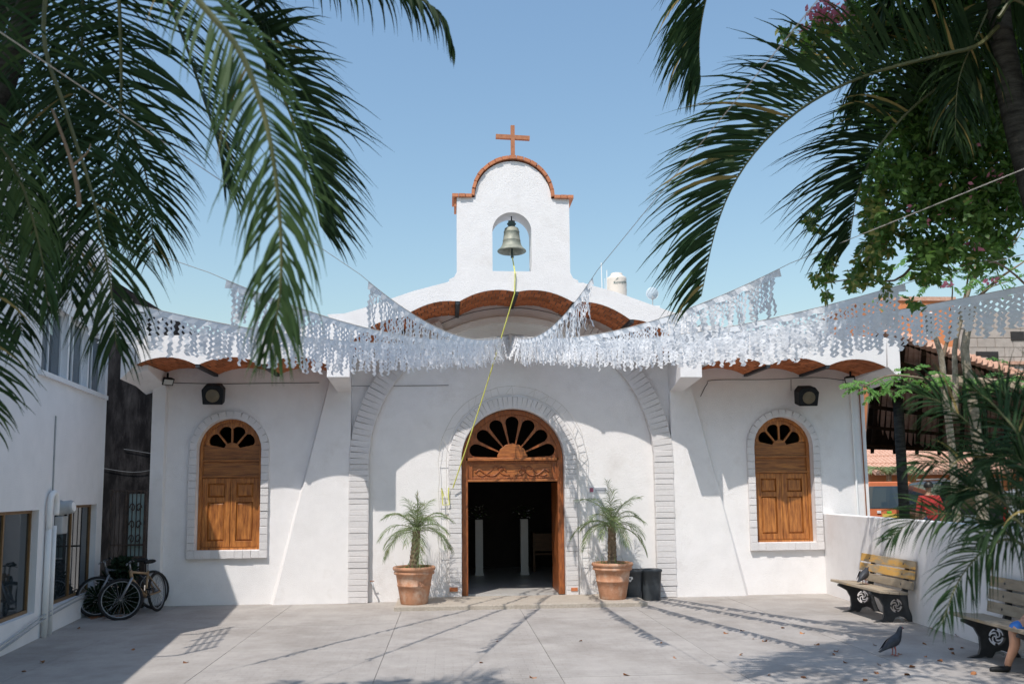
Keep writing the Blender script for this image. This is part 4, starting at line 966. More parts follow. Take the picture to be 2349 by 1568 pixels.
# ------------------------------------------------------------------ bicycles
def bicycle(lab, fm, steer):
    t = thing('bicycle', lab, 'bicycle', (0, 0, 0), 'bicycles leaning by the gate')
    def wheel(c, yaw):
        n = Matrix.Rotation(yaw, 3, 'Z'); N = 28
        ring = lambda r: [c+n @ Vector((r*math.cos(2*math.pi*k/N), 0, r*math.sin(2*math.pi*k/N))) for k in range(N)]
        w = MB().tube(ring(.31), .024, 8, closed=True).build('wheel', M['tyre'], t, True)
        MB().tube(ring(.283), .012, 6, closed=True).build('rim', M['rim'], w, True)
        sp = MB()
        for k in range(18):
            a = 2*math.pi*k/18; sp.bar(c+n @ Vector((.02*math.cos(a+1.2), .025*(-1)**k, .02*math.sin(a+1.2))), c+n @ Vector((.28*math.cos(a), 0, .28*math.sin(a))), .003)
        sp.tube([c+n @ Vector((0, -.05, 0)), c+n @ Vector((0, .05, 0))], .022, 8)
        sp.build('spokes', M['rim'], w)
    # local: front at -x
    hf = Vector((-.32, 0, .62)); ht = Vector((-.36, 0, .78)); bb = Vector((.12, 0, .30)); st = Vector((.26, 0, .72)); ra_ = Vector((.55, 0, .335)); fa = Vector((-.50, 0, .335))
    piv = hf; nz_ = Matrix.Rotation(steer, 3, 'Z')
    fpos = piv+nz_ @ (fa-piv)
    wheel(fpos, steer); wheel(ra_, 0)
    MB().tube([hf, ht], .028, 8).tube([ht+Vector((.01, 0, -.03)), st+Vector((-.02, 0, -.05))], .02, 8).tube([hf, bb], .03, 8).tube([bb, st], .02, 8).build('frame', fm, t, True)
    cs_ = MB()
    for s in (-1, 1): cs_.tube([bb, ra_+Vector((0, s*.06, 0))], .012, 6).tube([st+Vector((-.02, 0, -.06)), ra_+Vector((0, s*.06, 0))], .011, 6)
    cs_.build('rear_stays', fm, t, True)
    fk = MB()
    for s in (-1, 1): fk.tube([piv+nz_ @ Vector((0, s*.055, .03)), fpos+nz_ @ Vector((0, s*.055, 0))], .019, 8)
    fk.tube([piv+nz_ @ Vector((0, -.06, .03)), piv+nz_ @ Vector((0, .06, .03))], .018, 6).build('fork', M['rim'], t, True)
    hb = ht+Vector((-.02, 0, .12)); hm = MB().tube([ht, hb], .016, 6).tube([hb+nz_ @ Vector((.06, -.29, .03)), hb+nz_ @ Vector((0, -.1, 0)), hb+nz_ @ Vector((0, .1, 0)), hb+nz_ @ Vector((.06, .29, .03))], .012, 6)
    h = hm.build('handlebar', M['rim'], t, True)
    for s in (-1, 1):
        MB().tube([hb+nz_ @ Vector((.035, s*.19, .02)), hb+nz_ @ Vector((.06, s*.29, .03))], .018, 6).build('grip', M['dark'], h); MB().bar(hb+nz_ @ Vector((-.03, s*.12, -.01)), hb+nz_ @ Vector((-.05, s*.24, -.03)), .012).build('brake_lever', M['rim'], h)
    MB().tube([st, st+Vector((.02, 0, .12))], .014, 6).build('seat_post', M['rim'], t)
    Rg = []
    for x, w_, hh in ((-.12, .02, .02), (-.05, .03, .028), (.05, .07, .035), (.12, .085, .035), (.15, .06, .03)): Rg.append([st+Vector((x+.02, w_*math.cos(a), .14+hh*math.sin(a))) for a in [k*math.pi/5 for k in range(10)]])
    MB().rings(Rg).build('saddle', M['dark'], t, True)
    cr_ = MB().tube([bb+Vector((0, -.07, 0)), bb+Vector((0, .07, 0))], .02, 8); cr_.lathe([(.09, -.004), (.09, .004), (.02, .004), (.02, -.004)], 20, bb+Vector((0, .06, 0)), Matrix.Rotation(R(90), 3, 'X'))
    cr_.bar(bb+Vector((0, .075, 0)), bb+Vector((.1, .075, -.13)), .018).bar(bb+Vector((0, -.075, 0)), bb+Vector((-.1, -.075, .13)), .018)
    ck = cr_.build('crank', M['steel'], t)
    for s, p in ((1, (.1, .12, -.13)), (-1, (-.1, -.12, .13))): MB().obox(bb+Vector(p), .09, .08, .025).build('pedal', M['dark'], ck)
    return t
k1 = bicycle('tan bicycle with its silver-rimmed front wheel turned to the viewer', M['bikeo'], R(-63)); k1.location = (-6.22, -1.12, 0); k1.rotation_euler = (R(-5), 0, R(84))
k2 = bicycle('grey bicycle leaning behind the tan one by the white wall', M['bikeg'], R(-28)); k2.location = (-6.62, -.72, 0); k2.rotation_euler = (R(-8), 0, R(58))
# ------------------------------------------------------------------ dark shrub by the gate
sh = thing('dark_shrub', 'dark leafy shrub in shade behind the bicycles', 'shrub', (-6.85, -.75, 0))
m = MB(); rd = random.Random(5)
for k in range(2600):
    c = rd.choice(((-6.85, -.72, .45, .28), (-6.72, -.68, .70, .22), (-7.0, -.9, .22, .25), (-6.62, -.70, .25, .22)))
    v = Vector((rd.gauss(0, 1), rd.gauss(0, 1), rd.gauss(0, 1))).normalized()*c[3]*rd.random()**.4; p = Vector(c[:3])+v
    p.z = max(.03, p.z)
    d = (v.normalized()+Vector((rd.gauss(0, .5), rd.gauss(0, .5), rd.gauss(0, .5)))).normalized(); leaf_strip(m, p, d, Vector((rd.gauss(0, 1), rd.gauss(0, 1), rd.gauss(0, 1))), .09, .045, 2, .3)
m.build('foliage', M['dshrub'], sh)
for k in range(4): MB().tube([(-6.85+.04*k, -.74, 0), (-6.9+.09*k, -.74+.03*k, .5)], .012, 5).build('stem', M['twig'], sh)
lt_ = MB()
for k in range(26):
    p = Vector((rd.uniform(-7.02, -6.6), rd.uniform(-1.35, -1.1), .006)); a = rd.uniform(0, 6.28); leaf_strip(lt_, p, Vector((math.cos(a), math.sin(a), .2)), Vector((-math.sin(a), math.cos(a), rd.uniform(-.4, .4))), .1, .05, 3, .2)
tag(lt_.build('leaf_litter', M['dry']), 'heap of dry brown leaves at the foot of the dark shrub', 'leaves', kind='stuff')
# ------------------------------------------------------------------ fallen leaves
lm_ = []
for k in range(5):
    m = MB(); rd = random.Random(k)
    L_ = .055; V = []
    for i in range(6):
        u = i/5; w_ = .022*math.sin(math.pi*min(1, u*.95+.04)); V += [(u*L_, -w_, .012*math.sin(u*3+k)+.006), (u*L_, 0, .002), (u*L_, w_, .014*math.sin(u*2.4+k*2)+.006)]
    m.add(V, [(3*i+a, 3*i+a+3, 3*i+a+4, 3*i+a+1) for i in range(5) for a in (0, 1)]); lm_.append(m.mesh('fallen_leaf', M['dry']))
rd = random.Random(12); pts = [(2010, 1480), (2060, 1478), (1880, 1478), (1700, 1500), (1835, 1452), (1945, 1520), (2075, 1548), (2100, 1530), (2120, 1505), (2150, 1515), (2178, 1490), (2185, 1500), (2240, 1545), (2010, 1545), (1990, 1560), (1850, 1555), (1760, 1470), (1660, 1452), (1430, 1548), (1215, 1553), (1142, 1470), (1335, 1470), (180, 1440), (100, 1520), (60, 1540), (300, 1490), (420, 1520), (1100, 1520), (2020, 1525), (1800, 1440), (2140, 1440), (2200, 1460), (2300, 1470), (1910, 1500), (2060, 1500)]
for k in range(44):
    q = pts[k] if k < len(pts) else (rd.uniform(1500, 2300), rd.uniform(1430, 1565))
    p = atz(q[0], q[1], 0); o = meshob('fallen_leaf', rd.choice(lm_), None, (p.x, p.y, .002), (0, 0, rd.uniform(0, 6.28)), [rd.uniform(.7, 1.5)]*3)
    tag(o, 'small curled brown leaf fallen on the paving', 'leaf', 'dry leaves scattered on the paving')

# ================================================================== people
def person(name_lab, cat, bones, mats, hairpts, loc, rotz):
    """bones: list of (vertex coords, radius) chain definitions sharing names; grown with a Skin modifier"""
    J, E = bones
    names = list(J); me = bpy.data.meshes.new('body'); me.from_pydata([J[n][0] for n in names], [(names.index(a), names.index(b)) for a, b, _ in E], [])
    o = bpy.data.objects.new('tmp_body', me); col.objects.link(o)
    sk = o.modifiers.new('skin', 'SKIN'); sk.use_smooth_shade = True; ss = o.modifiers.new('sub', 'SUBSURF'); ss.levels = 2; ss.render_levels = 2
    for i, n in enumerate(names):
        r = J[n][1]; me.skin_vertices[0].data[i].radius = r if isinstance(r, tuple) else (r, r); me.skin_vertices[0].data[i].use_root = (n == 'pelvis')
    bpy.context.view_layer.update(); dg = bpy.context.evaluated_depsgraph_get(); bm_ = bpy.data.meshes.new_from_object(o.evaluated_get(dg)); bpy.data.objects.remove(o)
    bm_.materials.clear(); keys = list(mats)
    for k in keys: bm_.materials.append(M[mats[k]])
    seg = [(Vector(J[a][0]), Vector(J[b][0]), keys.index(k)) for a, b, k in E]
    for p in bm_.polygons:
        c = p.center; best = None
        for a, b, k in seg:
            ab = b-a; u = max(0, min(1, (c-a).dot(ab)/ab.length_squared)); dd = (a+ab*u-c).length
            if best is None or dd < best[0]: best = (dd, k)
        p.material_index = best[1]; p.use_smooth = True
    t = thing('person', name_lab, cat, (0, 0, 0)); meshob('body', bm_, t)
    hm = MB()
    hc, hr = hairpts
    Rg = []
    for i in range(7):
        ph = R(90-105*i/6); Rg.append([Vector(hc)+Vector((hr[0]*math.cos(ph)*math.cos(a), hr[1]*math.cos(ph)*math.sin(a), hr[2]*math.sin(ph))) for a in [k*math.pi/8 for k in range(16)]])
    hm.rings(Rg, False).build('hair', M['hair'], t, True)
    t.location = loc; t.rotation_euler.z = rotz; return t
def hand(J, E, side, wrist, d, up_, key, s=1):
    d = Vector(d).normalized(); sidev = d.cross(Vector(up_)).normalized(); w = Vector(wrist)
    J[side+'palm'] = (w+d*.07, .028); E.append((side+'wrist', side+'palm', key))
    for i, (o_, l) in enumerate(((-.03, .07), (-.01, .08), (.01, .078), (.03, .062))):
        a = w+d*.09+sidev*o_; J[f'{side}f{i}a'] = (a, .010); J[f'{side}f{i}b'] = (a+d*l*.6-Vector(up_)*.02, .009); J[f'{side}f{i}c'] = (a+d*l*.85-Vector(up_)*.045, .007)
        E += [(side+'palm', f'{side}f{i}a', key), (f'{side}f{i}a', f'{side}f{i}b', key), (f'{side}f{i}b', f'{side}f{i}c', key)]
    a = w+d*.03+sidev*-.035*s; J[side+'t0'] = (a, .012); J[side+'t1'] = (a+d*.035-sidev*.02*s, .010); E += [(side+'wrist', side+'t0', key), (side+'t0', side+'t1', key)]
# seated person on the near bench, facing -x, cut by the frame's edge
J = {'pelvis': ((0, 0, .54), .15), 'waist': ((.03, 0, .72), .135), 'chest': ((.05, 0, .92), .15), 'neckb': ((.05, 0, 1.06), .07), 'neck': ((.03, 0, 1.13), .052), 'head': ((.01, 0, 1.24), (.085, .095)), 'crown': ((.015, 0, 1.32), (.07, .08)), 'nose': ((-.095, 0, 1.235), .014)}
E = [('pelvis', 'waist', 'shirt'), ('waist', 'chest', 'shirt'), ('chest', 'neckb', 'shirt'), ('neckb', 'neck', 'skin'), ('neck', 'head', 'skin'), ('head', 'crown', 'skin'), ('head', 'nose', 'skin')]
for s, n in ((-1, 'r'), (1, 'l')):
    J.update({n+'hip': ((-.05, s*.10, .52), .10), n+'mid': ((-.25, s*.15, .53), .088), n+'knee': ((-.44, s*.17, .52), .066), n+'calf': ((-.43, s*.17, .33), .055), n+'ankle': ((-.40-.06*(s > 0), s*.17+.12*(s > 0), .10), .036), n+'heel': ((-.39-.06*(s > 0), s*.17+.13*(s > 0), .05), .042), n+'toe': ((-.57-.06*(s > 0), s*.18+.17*(s > 0), .035), .034),
              n+'sh': ((.05, s*.19, 1.0), .062), n+'elbow': ((-.02, s*.25, .76), .045), n+'wrist': ((-.2, s*.18, .66), .030)})
    E += [('pelvis', n+'hip', 'shorts'), (n+'hip', n+'mid', 'shorts'), (n+'mid', n+'knee', 'shorts'), (n+'knee', n+'calf', 'skin'), (n+'calf', n+'ankle', 'skin'), (n+'ankle', n+'heel', 'shoe'), (n+'heel', n+'toe', 'shoe'), ('chest', n+'sh', 'shirt'), (n+'sh', n+'elbow', 'shirt'), (n+'elbow', n+'wrist', 'skin')]
    hand(J, E, n, (-.2, s*.18, .66), (-1, 0, -.35), (0, 0, 1), 'skin', s)
person('person in blue shorts seated on the right-hand bench at the picture edge', 'person', (J, E), {'shirt': 'navy', 'skin': 'skin', 'shorts': 'blue', 'shoe': 'dark'}, ((.025, 0, 1.265), (.105, .10, .12)), (5.25, -7.14, -.02), R(-3))
# standing person in the street, seen from behind
J = {'pelvis': ((0, 0, .98), .15), 'waist': ((0, 0, 1.15), .14), 'chest': ((0, .0, 1.36), .165), 'neckb': ((0, 0, 1.50), .07), 'neck': ((0, .01, 1.57), .05), 'head': ((0, .02, 1.68), (.085, .095)), 'crown': ((0, .02, 1.76), (.07, .08)), 'nose': ((0, .12, 1.67), .013)}
E = [('pelvis', 'waist', 'shirt'), ('waist', 'chest', 'shirt'), ('chest', 'neckb', 'shirt'), ('neckb', 'neck', 'skin'), ('neck', 'head', 'skin'), ('head', 'crown', 'skin'), ('head', 'nose', 'skin')]
for s, n in ((-1, 'l'), (1, 'r')):
    J.update({n+'hip': ((s*.10, 0, .90), .10), n+'knee': ((s*.11, .02, .50), .068), n+'calf': ((s*.11, 0, .34), .055), n+'ankle': ((s*.11, -.02, .09), .038), n+'heel': ((s*.11, -.03, .05), .042), n+'toe': ((s*.12, .15, .035), .034), n+'sh': ((s*.19, 0, 1.45), .065), n+'elbow': ((s*.27, -.03, 1.18), .045), n+'wrist': ((s*.27, .06, .95), .030)})
    E += [('pelvis', n+'hip', 'pants'), (n+'hip', n+'knee', 'pants'), (n+'knee', n+'calf', 'pants'), (n+'calf', n+'ankle', 'pants'), (n+'ankle', n+'heel', 'shoe'), (n+'heel', n+'toe', 'shoe'), ('chest', n+'sh', 'shirt'), (n+'sh', n+'elbow', 'shirt'), (n+'elbow', n+'wrist', 'skin')]
    hand(J, E, n, (s*.27, .06, .95), (0, .25, -1), (0, 1, 0), 'skin', s)
q = atd(2132, 1150, 18.5)
person('person in a red shirt standing in the street, seen from behind', 'person', (J, E), {'shirt': 'redc', 'skin': 'skin', 'pants': 'denim', 'shoe': 'dark'}, ((0, .0, 1.70), (.10, .105, .115)), (q.x, q.y, .30), R(-8))
# ================================================================== street beyond the low wall
def car(lab, cat, w, h, l, pm, glassm, parent_loc, yaw, kind):
    t = thing('parked_'+cat, lab, cat, (0, 0, 0)); hw = w/2; ws = .95 if kind == 'van' else 1.02
    Rg = []
    # cross sections along y (rear at 0 faces -y)
    secs = [(0, .97, 1.0), (.05, 1., 1.0), (l*.45, 1., 1.0), (l*.62, 1., .98), (l*.78, .99, .60), (l*.97, .95, .55), (l, .90, .50)]
    for y, fx, fz in secs:
        top = .28+(h-.28)*fz; bl = min(ws, top-.08)
        tw = hw*fx*(.86 if top > ws+.2 else .95)
        Rg.append([Vector(p) for p in ((-hw*fx*.94, y, .26), (hw*fx*.94, y, .26), (hw*fx, y, .55), (hw*fx*.985, y, bl), (tw, y, top-.06), (tw*.86, y, top), (-tw*.86, y, top), (-tw, y, top-.06), (-hw*fx*.985, y, bl), (-hw*fx, y, .55))])
    b = MB().rings(Rg).build('body', pm, t); b.modifiers.new('bevel', 'BEVEL').width = .03
    MB().hexa([(-hw*.84, -.012, ws+.05), (hw*.84, -.012, ws+.05), (hw*.84, .02, ws+.05), (-hw*.84, .02, ws+.05), (-hw*.74, -.002, h-.14), (hw*.74, -.002, h-.14), (hw*.74, .02, h-.14), (-hw*.74, .02, h-.14)]).build('rear_window', glassm, t, bevel=.02)
    for s in (-1, 1):
        MB().hexa([(s*hw*.985-.005, .25, ws+.05), (s*hw*.985+.012, .25, ws+.05), (s*hw*.985+.012, l*.55, ws+.05), (s*hw*.985-.005, l*.55, ws+.05), (s*hw*.87-.005, .3, h-.14), (s*hw*.87+.012, .3, h-.14), (s*hw*.87+.012, l*.5, h-.14), (s*hw*.87-.005, l*.5, h-.14)]).build('side_window', glassm, t)
        MB().box(s*hw*.90-.07, s*hw*.90+.07, -.02, .06, ws-.32, ws+.10 if kind != 'van' else ws-.02).build('tail_lamp', M['redl'], t, bevel=.02)
        for yy in (l*.18, l*.80):
            wh = MB().lathe([(.0, -.1), (.2, -.1), (.32, -.09), (.34, -.06), (.34, .06), (.32, .09), (.2, .1), (0, .1)], 20, (s*(hw-.08), yy, .33), Matrix.Rotation(R(90), 3, 'Y')).build('wheel', M['tyre'], t, True)
            MB().lathe([(0, .108), (.19, .104), (.2, .09)], 14, (s*(hw-.08), yy, .33), Matrix.Rotation(R(90*s), 3, 'Y')).build('hub_cap', M['silver'], wh)
        MB().obox((s*(hw+.1), l*.62, ws+.12), .2, .1, .16).build('side_mirror', pm, t, bevel=.02)
    MB().box(-hw*.95, hw*.95, -.09, .06, .34, .54).build('bumper', M['dark'] if kind != 'van' else pm, t, bevel=.03)
    MB().box(-.26, .26, -.03, -.005, ws-.28, ws-.12).build('number_plate', M['yell'] if kind == 'van' else M['white'], t)
    if kind != 'van':
        for s in (-1, 1): MB().bar((s*hw*.7, .1, h+.05), (s*hw*.7, l*.55, h+.05), .04).build('roof_rail', M['silver'], t)
        MB().box(-hw*.85, hw*.85, -.06, .2, h-.03, h+.02).build('spoiler', M['silver'], t, bevel=.01)
    else:
        MB().box(-.42, -.30, -.035, -.002, ws-.1, ws-.02).build('sticker', M['white'], t); MB().box(-.12, .02, -.035, -.002, ws-.1, ws-.03).build('sticker', M['green'], t)
    t.location = parent_loc; t.rotation_euler.z = yaw; return t
q = atd(2042, 1150, 27.5); car('orange van parked beyond the low wall, seen from behind', 'van', 1.68, 1.86, 4.0, M['vano'], M['glassb'], (q.x, q.y, .30), R(-14), 'van')
q = atd(2232, 1150, 23.5); car('dark sport utility car with red tail lamps parked right of the van', 'car', 1.82, 1.85, 4.6, M['vandk'], M['glassd'], (q.x, q.y, .30), R(-12), 'suv')
q = atd(2345, 1150, 27); car('silver car half hidden by palm leaves at the far right', 'car', 1.75, 1.5, 4.3, M['silver'], M['glassd'], (q.x, q.y, .30), R(-12), 'suv')
# open timber shelter beside the church
shl = thing('timber_shelter', 'open shelter with dark timber roof to the right of the church', 'shelter', (9, 5, .3))
A_, B_, C_, D_ = aty(2008, 768, 1.4), aty(2440, 905, 1.4), aty(2440, 1042, 7.4), aty(1985, 1030, 7.4)
A_.x = max(A_.x, 7.05); D_.x = max(D_.x, 7.05)
up_ = Vector((0, 0, .10))
MB().hexa([A_, B_, C_, D_, A_+up_, B_+up_, C_+up_, D_+up_]).build('roof_deck', M['timber'], shl)
for k in range(9):
    u = (k+.3)/9; a = A_.lerp(B_, u); c = D_.lerp(C_, u); MB().bar(a-Vector((0, 0, .06)), c-Vector((0, 0, .06)), .09, .11).build('rafter', M['timber'], shl)
for k in range(5):
    u = (k+.5)/5; a = A_.lerp(D_, u); c = B_.lerp(C_, u); MB().bar(a-Vector((0, 0, .15)), c-Vector((0, 0, .15)), .10, .08).build('purlin', M['timber'], shl)
MB().bar(aty(2140, 868, .9), aty(2345, 886, .9), .20, .20).build('log_beam', M['timberl'], shl, bevel=.04)
tl = MB()
for k in range(34):
    u = (k+.5)/34; a = A_.lerp(B_, u)+up_; c = D_.lerp(C_, u)+up_; tl.tube([a.lerp(c, -.03), c], .09, 6)
tag(tl.build('roof_tiles', M['rooft'], shl), kind='stuff')
for px_, yy in ((2073, 4.0), (2400, 3.0)):
    a = aty(px_, 1150, yy); u = (yy-1.4)/6.0; zt = A_.lerp(D_, u).z-.1 if px_ < 2200 else B_.lerp(C_, u).z-.1
    MB().tube([(a.x, a.y, .25), (a.x, a.y, zt)], .12, 10).build('post', M['ptrunk'], shl, True)
bt = atd(2300, 900, 17)
# houses across the street
th = thing('tiled_house', 'low house with pinkish clay tile roof across the street', 'house', (12, 24, .3))
hx0, hx1 = aty(2015, 1060, 24).x, aty(2460, 1060, 24).x
MB().box(hx0, hx1, 25, 31, -.4, 3.0).build('wall', M['orangew'], th)
for k in range(6): MB().box(hx0+1+k*1.6, hx0+1.9+k*1.6, 24.97, 25.2, .9, 2.2).build('window', M['glassd'], th)
rf = MB().hexa([(hx0-.4, 23.6, 2.55), (hx1, 23.6, 2.55), (hx1, 29, 4.9), (hx0-.4, 29, 4.9), (hx0-.4, 23.6, 2.65), (hx1, 23.6, 2.65), (hx1, 29, 5.0), (hx0-.4, 29, 5.0)]).build('roof', M['rooft'], th)
tl = MB(); nT = int((hx1-hx0)/.22)
for k in range(nT):
    x = hx0-.3+k*.22
    for j in range(6):
        u0, u1 = j/6, (j+1.15)/6; tl.tube([(x, 23.5+5.4*u0, 2.66+2.35*u0+.03), (x, 23.5+5.4*u1, 2.66+2.35*u1)], [.10, .08], 6)
tag(tl.build('roof_tiles', M['rooft'], rf), kind='stuff')
ob = thing('orange_building', 'bright orange walled upper storey rising behind the timber shelter', 'building', (25, 34, .3))
x0, x1 = aty(1990, 750, 34).x, aty(2192, 750, 34).x
z1 = aty(2100, 690, 34).z
MB().box(x0, x1, 34, 40, -.4, z1).build('wall', M['orangew'], ob)
MB().box(x0-.1, x1+.08, 33.9, 40.1, z1, z1+.25).build('parapet', M['rooft'], ob)
for a, b in ((2030, 2050), (2120, 2140)):
    xa, xb = aty(a, 750, 34).x, aty(b, 750, 34).x; w = MB().box(xa, xb, 33.96, 34.1, z1-2.2, z1-.7).build('window', M['white'], ob); MB().box(xa+.05, xb-.05, 33.94, 33.97, z1-2.1, z1-.8).build('pane', M['glassd'], w)
gb = thing('block_building', 'unfinished grey concrete block building behind the slender trees', 'building', (30, 36, .3))
x0, x1 = aty(2196, 780, 36).x+.1, aty(2480, 780, 36).x; z1 = aty(2300, 715, 36).z
MB().box(x0, x1, 36, 42, -.4, z1).build('wall', M['greyw'], gb)
for k in range(7):
    zz = z1-.5-k*.62
    x = x0+(k % 2)*.6
    while x < x1-1.2:
        MB().box(x+.02, x+1.18, 35.95, 36.05, zz-.58, zz).build('block', M['greyw'], gb); x += 1.2
for a, b, c, d in ((2240, 2290, 806, 816), (2268, 2290, 817, 832), (2320, 2349, 760, 780)):
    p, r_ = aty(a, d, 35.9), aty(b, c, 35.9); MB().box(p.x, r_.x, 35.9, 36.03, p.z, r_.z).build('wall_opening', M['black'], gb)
bb_ = aty(2320, 835, 35.8); MB().box(bb_.x-1.0, bb_.x+1.8, 35.8, 36.02, bb_.z+.0, bb_.z+.2).build('lintel', M['rooft'], gb)
# small street palm
sp_ = thing('street_palm', 'small green palm beyond the wall left of the shelter post', 'palm tree', (0, 0, 0)); q = atd(2035, 1075, 30)
MB().tube([(q.x, q.y, .2), (q.x+.05, q.y, 2.4)], [.12, .09], 8).build('trunk', M['trunk'], sp_)
rd = random.Random(9)
for k in range(16):
    a = k*2.4; d = Vector((math.cos(a), math.sin(a), .9)).normalized(); P = [Vector((q.x+.05, q.y, 2.35))]
    for j in range(4): P.append(P[-1]+d*.32); d = (d+Vector((0, 0, -.42))).normalized()
    frond('frond', sp_, P, M['frondp'], 20, .4, .03, .2, None, (60, 30), .3, .012, .1, 900+k, 3)

# ================================================================== trees
def px_path(pts, d): return [atd(u, v, d if isinstance(d, (int, float)) else d[i]) for i, (u, v) in enumerate(pts)]
ft = thing('feathery_tree', 'slender tree with pale trunks and bright feathery leaves behind the low wall', 'tree', atd(2240, 1190, 13.2))
def limb(pts, d, r0, r1, parent, name, m_, n=14, k=8):
    P = crom(px_path(pts, d), n); MB().tube(P, [r0+(r1-r0)*i/(n-1) for i in range(n)], k).build(name, m_, parent, True); return P
limb([(2262, 1330), (2255, 1190), (2243, 1020), (2228, 900), (2213, 810), (2222, 745), (2240, 680)], 13.2, .10, .045, ft, 'trunk', M['bark'])
limb([(2205, 1330), (2195, 1190), (2182, 1010), (2166, 900), (2160, 820), (2140, 760), (2108, 690)], 13.0, .065, .03, ft, 'trunk', M['bark'])
limb([(2190, 960), (2192, 880), (2190, 800), (2205, 730), (2230, 640), (2250, 560)], 13.3, .05, .02, ft, 'branch', M['bark'])
limb([(2168, 890), (2130, 872), (2085, 863), (2035, 862), (1985, 885)], [13.0, 12.8, 12.6, 12.5, 12.4], .028, .007, ft, 'branch', M['twig'])
limb([(2160, 830), (2180, 760), (2210, 690), (2225, 610)], 13, .03, .01, ft, 'branch', M['twig'])
limb([(2225, 900), (2270, 880), (2320, 860), (2380, 850)], 13, .03, .01, ft, 'branch', M['twig'])
limb([(2235, 690), (2290, 640), (2349, 600)], 13, .03, .01, ft, 'branch', M['twig'])
for a in ([(2180, 720), (2185, 660), (2175, 600)], [(2215, 700), (2270, 660), (2330, 640)], [(2240, 640), (2200, 590), (2150, 560)], [(2250, 620), (2310, 580), (2345, 530)], [(2140, 760), (2090, 740), (2030, 690)]): limb(a, 12.9, .014, .005, ft, 'branch', M['twig'], 8, 5)
rd = random.Random(21)
def spray(u, v, d, ang, L_, seed):
    p = atd(u, v, d); a = R(ang); dr = r2*math.cos(a)+u2*math.sin(a)+fw*rd.uniform(-.4, .4); P = [p]
    for j in range(4): P.append(P[-1]+dr.normalized()*L_/4); dr = dr+Vector((0, 0, -.22))
    frond('leaf_spray', ft, P, M['fern'], 13, .085, .026, 0., Vector((-.2, -.6, 1)), (70, 45), .12, .003, .12, seed, 3, tip=.5, jit=.2, rm=M['twig'])
k = 0
for u, v, n, sp in [(2000, 880, 9, 28), (2040, 865, 8, 28), (1975, 885, 7, 16), (2075, 875, 6, 20), (2120, 875, 7, 22), (2160, 870, 7, 25), (2200, 880, 5, 20), (2290, 890, 9, 35), (2330, 870, 7, 30), (2150, 600, 12, 55), (2220, 620, 14, 55), (2290, 610, 16, 55), (2330, 560, 12, 40), (2200, 570, 9, 45), (2030, 690, 3, 20), (2300, 660, 9, 40), (2110, 640, 6, 35)]:
    for j in range(n):
        k += 1; spray(u+rd.gauss(0, sp), v+rd.gauss(0, sp*.35), rd.uniform(12.5, 13.3), rd.choice((0, 180))+rd.uniform(-40, 40), rd.uniform(.22, .36), 2000+k)

bv = thing('bougainvillea_tree', 'large leafy bougainvillea with pink flowers hanging at the upper right', 'tree', atd(2480, 1300, 8.8))
limb([(2520, 2000), (2490, 1300), (2440, 800), (2380, 500), (2300, 280), (2200, 120), (2080, 30)], 8.8, .09, .02, bv, 'trunk', M['bark'], 20)
for a in ([(2380, 500), (2300, 470), (2210, 520), (2130, 580)], [(2300, 300), (2180, 330), (2080, 400), (2020, 500), (1990, 600)], [(2200, 130), (2080, 110), (1960, 80), (1880, 50)], [(2440, 760), (2360, 660), (2280, 600), (2200, 610)], [(2080, 400), (1990, 480), (1890, 520)], [(2130, 560), (2060, 640), (1960, 640), (1890, 650)], [(2330, 420), (2340, 520), (2290, 590)], [(2250, 250), (2250, 400), (2190, 500)], [(2349, 300), (2330, 400), (2349, 480)]):
    limb(a, [8.8, 8.5, 8.3, 8.2, 8.1][:len(a)], .016, .004, bv, 'branch', M['twig'], 12, 6)
clumps = [(2270, 180, 130, 150, 1700), (2150, 200, 110, 130, 1300), (2080, 280, 80, 90, 800), (2180, 340, 110, 110, 1400), (2290, 350, 90, 110, 1000), (2060, 390, 60, 70, 520), (2130, 450, 55, 80, 520), (2200, 480, 80, 90, 900), (2280, 490, 70, 80, 520), (2330, 400, 50, 120, 500), (2010, 470, 32, 80, 330), (2035, 520, 28, 50, 240), (2005, 580, 38, 45, 300), (1975, 610, 30, 40, 170), (1895, 635, 28, 32, 130), (1870, 505, 22, 26, 90), (2130, 560, 60, 40, 330), (2190, 590, 60, 40, 260), (2260, 560, 60, 50, 260), (2120, 640, 22, 18, 70), (1960, 40, 40, 40, 190), (1900, 55, 38, 26, 140), (1830, 95, 40, 26, 150), (1850, 130, 22, 16, 60), (2050, 60, 90, 60, 500), (2200, 60, 140, 70, 900), (2330, 90, 60, 130, 600), (1960, 640, 20, 16, 50), (2100, 700, 16, 14, 30)]
lg, ly, pk = MB(), MB(), MB(); rd = random.Random(33)
for u, v, ru, rv, n in clumps:
    d0 = rd.uniform(8.1, 8.7)
    sub = [(rd.gauss(0, .55), rd.gauss(0, .55), rd.gauss(0, .5)) for _ in range(max(7, n//20))]
    for k in range(int(n*1.6)):
        c = rd.choice(sub); x, y, z = (c[0]+rd.gauss(0, .2), c[1]+rd.gauss(0, .2), c[2]+rd.gauss(0, .2))
        p = atd(u+x*ru, v+y*rv, d0+z*.5); a = Vector((rd.gauss(0, 1), rd.gauss(0, 1), rd.gauss(-.35, .8))).normalized()
        yell = (u < 2040 and rd.random() < .28) or rd.random() < .04
        leaf_strip(ly if yell else lg, p, a, Vector((rd.gauss(0, 1), rd.gauss(0, 1), rd.gauss(0, 1))), rd.uniform(.055, .095), rd.uniform(.034, .052), 2, .15)
